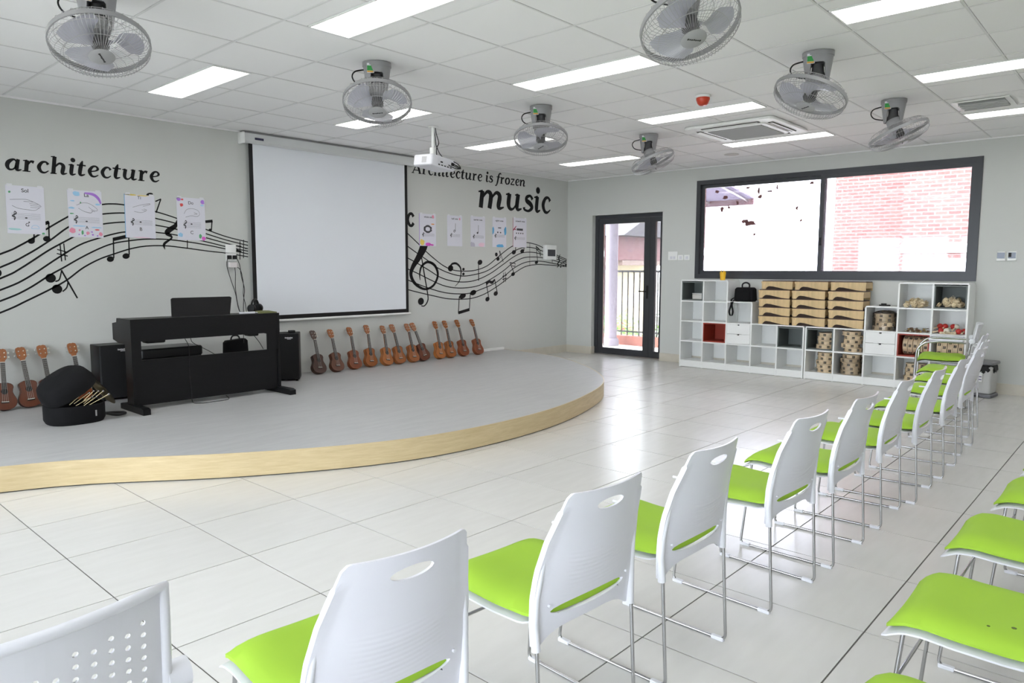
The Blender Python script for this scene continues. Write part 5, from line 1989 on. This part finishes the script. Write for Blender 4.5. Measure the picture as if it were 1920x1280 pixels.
UK = [(-4.858, .672, -4.911, -.28, 'dark'), (-4.622, .659, -4.667, -.278, 'brown'), (-4.349, .658, -4.399, -.25, 'red'), (-4.096, .674, -4.143, -.214, 'amber'), (-3.845, .646, -3.93, -.26, 'orange'),
      (-3.70, .653, -3.715, -.255, 'amber'), (-3.456, .652, -3.50, -.262, 'amber'), (-3.361, .642, -3.285, -.235, 'rust'), (-2.967, .659, -3.03, -.245, 'orange'), (-2.792, .664, -2.838, -.25, 'amber'),
      (-2.561, .665, -2.596, -.255, 'red'), (-2.272, .663, -2.325, -.27, 'red'),
      (-7.872, .666, -7.905, -.20, 'rust'), (-7.734, .66, -7.706, -.186, 'rust'), (-7.574, .658, -7.546, -.16, 'rust'), (-7.338, .669, -7.306, -.155, 'red')]
ULAB = ['darkest brown ukulele, next to the right loudspeaker', 'plain brown ukulele, second from the right loudspeaker', 'reddish ukulele with pale binding, third from the right loudspeaker',
        'amber ukulele, fourth from the right loudspeaker', 'light orange ukulele upright, fifth from the right loudspeaker', 'amber ukulele leaning left, sixth from the right loudspeaker',
        'amber ukulele crossing heads with a tilted one, seventh from the loudspeaker', 'rust brown strongly tilted ukulele, eighth from the right loudspeaker', 'light orange ukulele, ninth from the right loudspeaker',
        'amber ukulele, third from the right end of the row', 'red brown ukulele, second from the right end of the row', 'red brown ukulele at the right end of the row',
        'ukulele cut by the left edge of the photo', 'brown ukulele second from the left edge of the photo', 'brown ukulele partly behind the open black case', 'ukulele whose body is hidden behind the open black case']
uk = make_uke()
for k, ((hx, hz, bx_, by, c), lab) in enumerate(zip(UK, ULAB)):
    u = uk if k == 0 else dup(uk)
    head = Vector((hx, -.040, hz))
    base = Vector((bx_, by+.015, SZ+.006))
    zax = (head-base).normalized()
    yax = Vector((0, 1, 0))
    yax = (yax-zax*yax.dot(zax)).normalized()
    xax = yax.cross(zax)
    u.matrix_world = Matrix(((xax.x, yax.x, zax.x, base.x), (xax.y, yax.y, zax.y, base.y), (xax.z, yax.z, zax.z, base.z), (0, 0, 0, 1)))
    tag(u, lab, 'ukulele', 'ukuleles leaning along the screen wall')
    for ch in bpy.data.objects:
        if ch.parent == u and ch.name.split('.')[0] in ('body', 'neck', 'headstock'):
            ch.material_slots[0].link = 'OBJECT'
            ch.material_slots[0].material = UM['amber' if ch.name.startswith('headstock') and c not in ('dark',) else c]
        elif c == 'red' and ch.parent is not None and ch.parent.parent == u and ch.name.startswith('binding'):
            ch.material_slots[0].link = 'OBJECT'
            ch.material_slots[0].material = UM['orange']

# ================================================================== SHELVES
SX0, SX1 = -.35, -.004
PT = .347
RZ = [.085+.28*k for k in range(5)]
TH = .018


def col_y(unit, c):
    """left (larger y) edge of column c (0..4) of a unit"""
    return (-2.290 if unit == 0 else -4.036)-PT*c


def shelf_unit(unit, heights, drawers, label):
    y_top = col_y(unit, 0)
    t = empty('cube_shelf', ((SX0+SX1)/2, y_top-PT*2.5, 0), 0, label, 'shelf', 'stepped white cube shelves')
    ox, oy = (SX0+SX1)/2, y_top-PT*2.5

    def bxw(name, x0, x1, ya, yb, za, zb_, m=WHITEP, par=t):
        return MB().bx(x0-ox, x1-ox, ya-oy, yb-oy, za, zb_).build(name, m, par)
    for k in range(6):
        hgt = max(heights[k-1] if k > 0 else 0, heights[k] if k < 5 else 0)
        y = y_top-PT*k
        if k == 0:
            ya, yb = y, y-TH
        elif k == 5:
            ya, yb = y+TH, y
        else:
            ya, yb = y+TH/2, y-TH/2
        bxw('upright', SX0, SX1, ya, yb, .0, RZ[hgt])
    for c in range(5):
        ya = y_top-PT*c-(TH if c == 0 else TH/2)
        yb = y_top-PT*(c+1)+(TH if c == 4 else TH/2)
        h = heights[c]
        for r in range(h+1):
            z = RZ[r]
            if r == h:
                bxw('shelf_board', SX0-.001, SX1, ya+TH/2, yb-TH/2, z, z+TH-.003)
            else:
                bxw('shelf_board', SX0, SX1, ya, yb, z-TH/2, z+TH/2)
        bxw('back_panel', SX1-.006, SX1, ya, yb, RZ[0], RZ[h])
        bxw('plinth', SX0+.004, SX0+.02, ya, yb, .004, RZ[0]-TH/2)
        if c == drawers:
            for q in (0, 1):
                z0_, z1_ = RZ[1]+TH/2+.003+q*.131, RZ[1]+TH/2+.003+q*.131+.127
                m = MB()
                y0_, y1_ = yb+.003-oy, ya-.003-oy
                yc_ = (y0_+y1_)/2
                # drawer front with a small finger notch in the upper edge
                poly = [(y0_, z0_), (y1_, z0_), (y1_, z1_), (yc_+.016, z1_), (yc_+.011, z1_-.014), (yc_-.011, z1_-.014), (yc_-.016, z1_), (y0_, z1_)]
                m.prism(poly, lambda a, b: (SX0-ox-.002, a, b), lambda a, b: (SX0-ox+.014, a, b))
                d = m.build('drawer', WHITEP, t)
                MB().bx(SX0-ox+.0145, SX0-ox+.03, yc_-.03, yc_+.03, z1_-.03, z1_+.002).build('finger_gap', BLACK, d)
    return t


shelf_unit(0, [4, 4, 3, 2, 2], 2, 'white stepped cube shelf beside the glass door, tall end at the left')
shelf_unit(1, [2, 2, 3, 4, 4], 2, 'white stepped cube shelf with tambourines, tall end at the right')


def cell(unit, c, r):
    """inner box of a cubby: y0(left) y1(right) z0 z1"""
    ya = col_y(unit, c)-(TH if c == 0 else TH/2)
    yb = col_y(unit, c+1)+(TH if c == 4 else TH/2)
    return ya, yb, RZ[r]+TH/2, RZ[r+1]-TH/2


def insert(unit, c, r, m, label):
    ya, yb, za, zb_ = cell(unit, c, r)
    g_ = .001
    t = empty('cubby_insert', (SX0, (ya+yb)/2, za+g_), 0, label, 'shelf insert', 'coloured cubby inserts')
    hw_ = (ya-yb)/2-g_
    h_ = zb_-za-2*g_
    w = .014
    dp = SX1-.008-SX0
    for nm, a in (('side', (hw_-w, hw_, 0, h_)), ('side', (-hw_, -hw_+w, 0, h_)), ('bottom', (-hw_+w, hw_-w, 0, w)), ('top', (-hw_+w, hw_-w, h_-w, h_))):
        MB().bx(-.001, dp, a[0], a[1], a[2], a[3]).build(nm, m, t)
    MB().bx(dp-.006, dp, -hw_+w, hw_-w, w, h_-w).build('back', m, t)
    return t


insert(0, 0, 3, GREYP, 'dark grey box insert in the top left cubby')
insert(0, 1, 1, REDP, 'empty dark red box insert beside the white drawers')
insert(0, 4, 1, GREYP, 'empty dark grey box insert under the middle tray stack')
insert(1, 0, 1, GREYP, 'dark grey box insert holding tambourines right of the empty grey one')
insert(1, 3, 1, REDP, 'dark red box insert filled with upright tambourines')
insert(1, 4, 3, GREYP, 'dark grey box insert in the top right cubby')

# ---- tambourines
TSLOT = mat('tamb_slot', (.02, .016, .012), .8)
JING = mat('jingle', (.55, .53, .48), .3, metal=1)
HEADM = mat('drum_skin', (.68, .60, .48), .6)


def make_tamb():
    t = empty('tambourine')
    R, h = .105, .048
    m = MB()
    m.lathe([(R-.007, 0), (R, 0), (R, h), (R-.007, h), (R-.007, 0)], 40)
    m.f = [f for f in m.f if len(f) == 4]
    m.build('hoop', TAMB, t, 40)
    MB().lathe([(0, h-.002), (R-.007, h-.002), (R-.007, h-.001), (0, h-.001)], 40).build('skin', HEADM, t)
    for k in range(7):
        a = 2*PI*k/7
        sl = MB()
        for off in ((-.007, .007) if k % 2 else (-.008, .008)):
            Rm = Matrix.Rotation(a, 3, 'Z')
            sl.box(Rm @ Vector((R-.002, 0, h/2+off)), (.0055, .032, .010), Rm)
        so = sl.build('jingle_slot', TSLOT, t)
        jg = MB()
        Rm = Matrix.Rotation(a, 3, 'Z')
        for off in (-.0015, .0015):
            c0 = Rm @ Vector((R-.004, 0, h/2+off-.0005))
            jg.cyl(c0, c0+Vector((0, 0, .001)), .011, n=12)
        jg.build('jingle', JING, so, 40)
    return t


tamb = make_tamb()
tamb_used = False


def place_tamb(loc, M3, label, group):
    global tamb_used
    t = tamb if not tamb_used else dup(tamb)
    tamb_used = True
    t.matrix_world = Matrix.Translation(loc) @ M3.to_4x4()
    tag(t, label, 'tambourine', group)


rt = random.Random(21)
for (unit, c, r, n, where, zoff) in ((1, 0, 1, 4, 'in the dark grey insert', .0165), (1, 0, 0, 5, 'in the cubby under the grey insert', .001), (1, 1, 1, 5, 'directly left of the right drawers', .001),
                                     (1, 1, 0, 5, 'in bottom cubby left of the empty one', .001), (1, 2, 2, 4, 'above the right drawers', .001), (1, 3, 0, 4, 'in the cubby under the red insert', .001)):
    ya, yb, za, zb_ = cell(unit, c, r)
    yc_ = (ya+yb)/2-(.035 if (c, r) in ((0, 1), (0, 0)) else 0)
    z = za+zoff
    for k in range(n):
        if z+.048 > zb_-(.016 if zoff > .01 else .002):
            break
        place_tamb((-.205+rt.uniform(-.02, .012), yc_+rt.uniform(-.018, .018), z), Matrix.Rotation(rt.uniform(0, 6), 3, 'Z'), 'wooden tambourine, %s from bottom %s' % (ORD[k], where), 'tambourines stacked in the shelf')
        z += .0495
for (unit, c, r, where, dz) in ((1, 3, 1, 'in the red insert', .0165), (1, 4, 1, 'in the cubby right of the red insert', .001)):
    ya, yb, za, zb_ = cell(unit, c, r)
    for k in range(5):
        y = ya-.045-k*.0525
        M_ = Matrix.Rotation(PI/2, 3, 'X') @ Matrix.Rotation(rt.uniform(0, 6), 3, 'Z')
        place_tamb((-.195+rt.uniform(-.01, .01), y+.0, za+dz+.1055), M_, 'tambourine on edge, %s from the left %s' % (ORD[k], where), 'tambourines standing on edge')

# clear plastic wraps round two of the piles
PLAST = glass_mat('clear_plastic', .12)
for (unit, c, r, lab) in ((1, 2, 2, 'crumpled clear plastic bag round the tambourines above the right drawers'), (1, 1, 0, 'crumpled clear plastic bag round the bottom tambourine pile left of the empty cubby')):
    ya, yb, za, zb_ = cell(unit, c, r)
    m = MB()
    n = 36
    for i, z in enumerate([.004, .05, .10, .15, .20, .22, .235]):
        for k in range(n):
            a = 2*PI*k/n
            q = .126+rt.uniform(-.004, .006) if i < 5 else (.09 if i == 5 else .05)+rt.uniform(-.01, .01)
            m.v.append((q*math.cos(a), q*math.sin(a), z+(rt.uniform(-.006, .006) if 0 < i < 6 else 0)))
    for i in range(6):
        for k in range(n):
            l = (k+1) % n
            m.f.append((i*n+k, i*n+l, (i+1)*n+l, (i+1)*n+k))
    o = m.build('plastic_wrap', PLAST, None, 40)
    o.location = (-.205, (ya+yb)/2, za)
    tag(o, lab, 'plastic bag')

# ---- wooden instrument boxes stacked on the low middle part
BXL, BXD, BXH = .40, .27, .112


def make_box():
    t = empty('xylophone_box')
    # long front and back boards with an arched hand opening along the lower edge
    hl = BXL/2
    A = [(-hl, 0), (-hl, BXH-.012), (hl, BXH-.012), (hl, 0), (hl-.03, .0)]
    arch = [(.10, .006), (.02, .022), (-.05, .036), (-.10, .040), (-.125, .032), (-.14, .016), (-.15, 0)]
    poly = [(-hl, 0), (-.152, 0)]+list(reversed(arch))[1:]+[(hl-.03, 0), (hl, 0), (hl, BXH-.012), (-hl, BXH-.012)]
    for nm, x in (('front_board', -BXD/2), ('rear_board', BXD/2-.011)):
        m = MB()
        m.prism([(-p[0], p[1]) for p in poly], lambda a, b: (x, a, b+.001), lambda a, b: (x+.011, a, b+.001))
        m.build(nm, PALEW, t)
    for s in (-1, 1):
        m = MB()
        m.bx(-BXD/2+.011, BXD/2-.011, s*hl-.0055-s*.0055, s*hl+.0055-s*.0055, .03, BXH-.012)
        m.build('end_board', PALEW, t)
    MB().bx(-BXD/2+.011, BXD/2-.011, -hl+.011, hl-.011, BXH-.040, BXH-.034).build('inner_board', DKWOOD, t)
    MB().bx(-BXD/2+.0115, -BXD/2+.016, -hl+.012, hl-.012, .002, BXH-.042).build('arch_shade_board', mat('arch_shade_dark', (.035, .02, .015), .8), t)  # added dark board, its colour stands in for shade behind the arch
    MB().bx(-BXD/2+.004, BXD/2-.004, -hl+.006, hl-.006, BXH-.011, BXH-.001).build('tone_bar_deck', DKWOOD, t)
    MB().bx(-BXD/2-.006, -BXD/2-.0002, -hl-.004, -hl+.03, BXH-.035, BXH-.012).build('corner_lug', PALEW, t)
    MB().bx(-BXD/2-.006, -BXD/2-.0002, hl-.03, hl+.004, BXH-.035, BXH-.012).build('corner_lug', PALEW, t)
    return t


bxp = make_box()
used = False
SN = ['left', 'middle', 'right']
for sidx, yc_ in enumerate((-3.625, -4.065, -4.505)):
    for k in range(5):
        b = bxp if not used else dup(bxp)
        used = True
        b.location = (-.205+(.055 if k == 4 else .0)+rt.uniform(-.004, .004), yc_+rt.uniform(-.006, .006)-(.012 if k == 4 else 0)+.006*k*.5, RZ[2]+TH-.002+k*.1125)
        if k == 4:
            b.location.x = -.145
        tag(b, 'pale wooden instrument box, %s in the %s stack on the shelf' % (('bottom', 'second from bottom', 'third from bottom', 'fourth from bottom', 'top')[k], SN[sidx]), 'wooden box', 'stacked instrument boxes')

# ---- small contents
ya, yb, za, zb_ = cell(0, 0, 3)
tb = empty('clear_tub', (-.22, (ya+yb)/2-.035, za+.016), .2, 'small clear tub of pale things in the top left grey insert', 'tub')
MB().rbox((0, 0, .035), (.13, .16, .07), .02, 3).build('tub', mat('milky_plastic', (.55, .53, .48), .3), tb, 40)
MB().rbox((0, 0, .078), (.135, .165, .014), .02, 3).build('lid', mat('milky_lid', (.62, .62, .62), .3), tb, 40)

WPALE = [mat('castanet_a', (.70, .58, .38), .5), mat('castanet_b', (.62, .50, .32), .5), mat('castanet_c', (.76, .66, .48), .5)]


def castanet(mi, s=1.0):
    t = empty('wooden_castanet')
    for q in (-1, 1):
        m = MB()
        m.lathe([(0, 0), (.018*s, .001), (.026*s, .006*s), (.024*s, .012*s), (.0, .016*s)], 12, (0, 0, .002 if q > 0 else -.018*s))
        m.build('shell', WPALE[mi], t, 50)
    MB().tube([(.024*s*math.cos(a*.7)+.02*s, .012*s*math.sin(a*.7), 0) for a in range(9)], .0022, 5, True).build('cord', WPALE[(mi+1) % 3], t, 60)
    return t


cps = [castanet(0), castanet(1, 1.1), castanet(2, .9)]
first3 = [True]*3
for (unit, c, r, dz, n, lab) in ((1, 3, 3, .001, 34, 'pale wooden castanet in the heap in the top cubby left of the grey insert'), (1, 4, 3, .0165, 34, 'pale wooden castanet in the heap inside the top right grey insert')):
    ya, yb, za, zb_ = cell(unit, c, r)
    for k in range(n):
        i = k % 3
        t = cps[i] if first3[i] else dup(cps[i])
        first3[i] = False
        lay = k//14
        w = (ya-yb)/2-.045-lay*.025
        px = -.32+((k*7) % 14)/14*.2+lay*.02
        t.location = (min(px, -.08), (ya+yb)/2+rt.uniform(-w, w), za+dz+.026+lay*.026+rt.uniform(0, .006))
        t.rotation_euler = (rt.uniform(-1.2, 1.2), rt.uniform(-1.2, 1.2), rt.uniform(0, 6))
        tag(t, lab, 'castanet', 'castanets in the right shelf, '+('left heap' if c == 3 else 'right heap'))
# jingle bell sticks
ya, yb, za, zb_ = cell(1, 3, 2)
BELL = [mat('bell_brass', (.45, .30, .12), .35, metal=.8), mat('bell_brown', (.16, .09, .05), .5), mat('bell_silver', (.6, .58, .5), .3, metal=.9)]


def bell(mi):
    t = empty('hand_bell')
    MB().ball((0, 0, .012), .012, 8).build('bell', BELL[mi], t, 60)
    MB().cyl((0, 0, .02), (0, 0, .055), .004, n=8).build('handle', BELL[1], t, 40)
    return t


bps = [bell(0), bell(1), bell(2)]
fb3 = [True]*3
for k in range(30):
    i = k % 3
    t = bps[i] if fb3[i] else dup(bps[i])
    fb3[i] = False
    lay = k//20
    t.location = (-.33+((k*3) % 10)*.022, (ya+yb)/2+rt.uniform(-.12, .11)*(1-.3*lay), za+.013+lay*.022)
    t.rotation_euler = (PI/2+rt.uniform(-.3, .3), 0, rt.uniform(0, 6))
    tag(t, 'tiny hand bell in the brown heap in the cubby above the red insert', 'bell', 'small hand bells')
# red and white shakers
ya, yb, za, zb_ = cell(1, 4, 2)
RS = mat('shaker_red', (.50, .03, .025), .3)
spots = [(.11, .045, 'red', 'red round maraca at the left of the second cubby from top right'), (.06, .05, 'red', 'red round maraca second from left above the tambourine cubby'), (-.02, .048, 'red', 'red round maraca in the middle of the right cubby'),
         (-.13, .042, 'red', 'red round maraca at the right end of the right cubby'), (.03, .035, 'white', 'white round maraca left in the cubby of red maracas'), (-.05, .05, 'white', 'white round maraca on top in the cubby of red maracas'),
         (.085, .03, 'red', 'low red maraca at the front left of its cubby'), (-.085, .034, 'red', 'low red maraca at the front right of its cubby')]
for k, (dy, r_, c_, lab) in enumerate(spots):
    t = empty('maraca', (-.28+(.07 if k in (0, 1, 2, 3, 5) else 0), (ya+yb)/2+dy, za+.001), rt.uniform(-.6, .6), lab, 'maraca', 'maracas in the right shelf')
    up = .045 if k in (0, 1, 2, 5) else 0
    q = .032
    MB().ball((0, 0, q+up), q, 10, (1, 1, 1.0)).build('gourd', RS if c_ == 'red' else BONE, t, 60)
    MB().cyl((0, .0, q+up), (-.075, .05, q*.5+up*.6), .007, .009, n=10).build('handle', PALEW2, t, 40)
# wooden block across the front
wb = empty('wood_block', (-.31, (ya+yb)/2+.01, za+.001), .1, 'flat pale wood block lying in front of the red maracas', 'wood block')
MB().rbox((0, 0, .012), (.05, .16, .024), .006).build('block', PALEW2, wb, 30)
MB().bx(-.026, -.0245, -.06, .06, .010, .014).build('slit', DKWOOD, wb)

# ---- things on top of the shelves
cup = empty('yellow_cup', (-.24, -2.86, RZ[4]+TH-.003), 0, 'yellow plastic cup on top of the left shelf', 'cup')
m = MB()
m.lathe([(.0, .0), (.032, .0), (.042, .11), (.038, .11), (.029, .004), (0, .004)], 20)
m.build('cup', mat('yellow_plastic', (.85, .50, .02), .4), cup, 50)
for k in range(5):
    MB().cyl((.018*math.cos(k*1.3), .018*math.sin(k*1.3), .01), (.028*math.cos(k*1.3), .028*math.sin(k*1.3), .125+.01*(k % 2)), .006, n=8).build('pencil', mat('yellow_plastic', (.85, .50, .02), .4), cup)
pp_ = MB().bx(-.30, -.12, -2.62, -2.45, RZ[4]+TH-.002, RZ[4]+TH+.002).build('paper_sheet', WHITE)
tag(pp_, 'white paper lying on top of the left shelf', 'paper')
bag = empty('camera_bag', (-.20, -3.175, RZ[3]+TH-.002), 0, 'black shoulder bag with hanging strap on the left shelf step', 'bag')
m = MB()
m.rbox((0, 0, .095), (.17, .275, .19), .045, 5)
m.v = [(x, y*(1-.10*max(0, z-.12)/.08), z-.012*max(0, (abs(y)-.08)/.06)*(z > .15)) for x, y, z in m.v]
m.build('bag_body', BLACKF, bag, 50)
MB().rbox((-.088, 0, .075), (.02, .19, .11), .008, 3).build('front_pocket', BLACKF, bag, 40)
MB().tube(cr_spline([(0, .05, .185), (0, .045, .23), (0, 0, .25), (0, -.045, .23), (0, -.05, .185)], 6), .011, 8).build('carry_handle', BLACK, bag, 60)
MB().bx(-.02, .02, -.03, .03, .188, .194).build('grey_label', mat('label_grey', (.3, .3, .32), .4), bag)
st_ = [(-.06, .13, .05), (-.12, .14, .02), (-.168, .12, -.04), (-.168, .145, -.13), (-.168, .13, -.185), (-.168, .105, -.185), (-.168, .095, -.13), (-.168, .11, -.04), (-.13, .10, .02)]
sm = MB()
Q = cr_spline(st_, 6)
for i in range(len(Q)):
    sm.v += [(Q[i][0]-.002, Q[i][1]-.012, Q[i][2]), (Q[i][0]-.002, Q[i][1]+.012, Q[i][2]), (Q[i][0]+.001, Q[i][1]+.012, Q[i][2]), (Q[i][0]+.001, Q[i][1]-.012, Q[i][2])]
for i in range(len(Q)-1):
    for q in range(4):
        p = (q+1) % 4
        sm.f.append((4*i+q, 4*i+p, 4*i+4+p, 4*i+4+q))
sm.build('shoulder_strap', BLACKF, bag, 60)
ph = empty('phone_holder', (-.22, -4.90, RZ[3]+TH-.002), .3, 'small flat black gadget on the right shelf step', 'gadget')
MB().rbox((0, 0, .008), (.09, .12, .012), .012).build('base', BLACK, ph, 40)
MB().rbox((.01, .01, .022), (.05, .06, .014), .01).build('clip', BLACK, ph, 40)

# ---- waste bin by the wall
bi = empty('pedal_bin', (-.30, -5.945, 0), -.12, 'grey pedal bin with black liner beside the shelves', 'waste bin')
m = MB()
for (z, a, b) in ((.0, .13, .115), (.03, .13, .115)):
    pass
MB().rbox((0, 0, .02), (.27, .23, .04), .03, 4).build('base', mat('bin_base', (.16, .16, .18), .5), bi, 40)
m.rbox((0, 0, .19), (.25, .215, .30), .03, 4)
m.v = [(x*(.9+.1*(z-.04)/.3), y*(.9+.1*(z-.04)/.3), z) for x, y, z in m.v]
m.build('bucket', mat('bin_grey', (.52, .52, .51), .4), bi, 40)
ln = MB()
n = 40
for i, (q, z) in enumerate(((1.02, .285), (1.07, .30), (1.05, .34), (.98, .352))):
    for k in range(n):
        a = 2*PI*k/n
        c_, s_ = math.cos(a), math.sin(a)
        e = 3.2
        x = .125*math.copysign(abs(c_)**(2/e), c_)
        y = .108*math.copysign(abs(s_)**(2/e), s_)
        w_ = rt.uniform(-.010, .012) if i in (0, 1) else 0
        ln.v.append((x*q+w_*c_, y*q+w_*s_, z+(rt.uniform(-.025, .012) if i == 0 else 0)))
for i in range(3):
    for k in range(n):
        l = (k+1) % n
        ln.f.append((i*n+k, i*n+l, (i+1)*n+l, (i+1)*n+k))
ln.build('bin_liner', BLACK, bi, 50)
MB().rbox((.0, 0, .372), (.27, .235, .036), .03, 4).build('lid', mat('bin_lid', (.20, .20, .21), .45), bi, 40)
MB().rbox((-.145, .03, .018), (.04, .07, .012), .006).build('pedal', BLACK, bi, 40)
lb = MB().bx(-.1262, -.1252, -.02, .08, .17, .27).build('sticker', WHITEP, bi)
for z in (.195, .225):
    MB().bx(-.1268, -.1263, -.015, .075, z-.005, z+.005).build('sticker_bar', mat('bar_purple', (.08, .06, .2), .5), lb)
MB().bx(-.1268, -.1263, .015, .045, .243, .262).build('sticker_icon', mat('bar_purple', (.08, .06, .2), .5), lb)
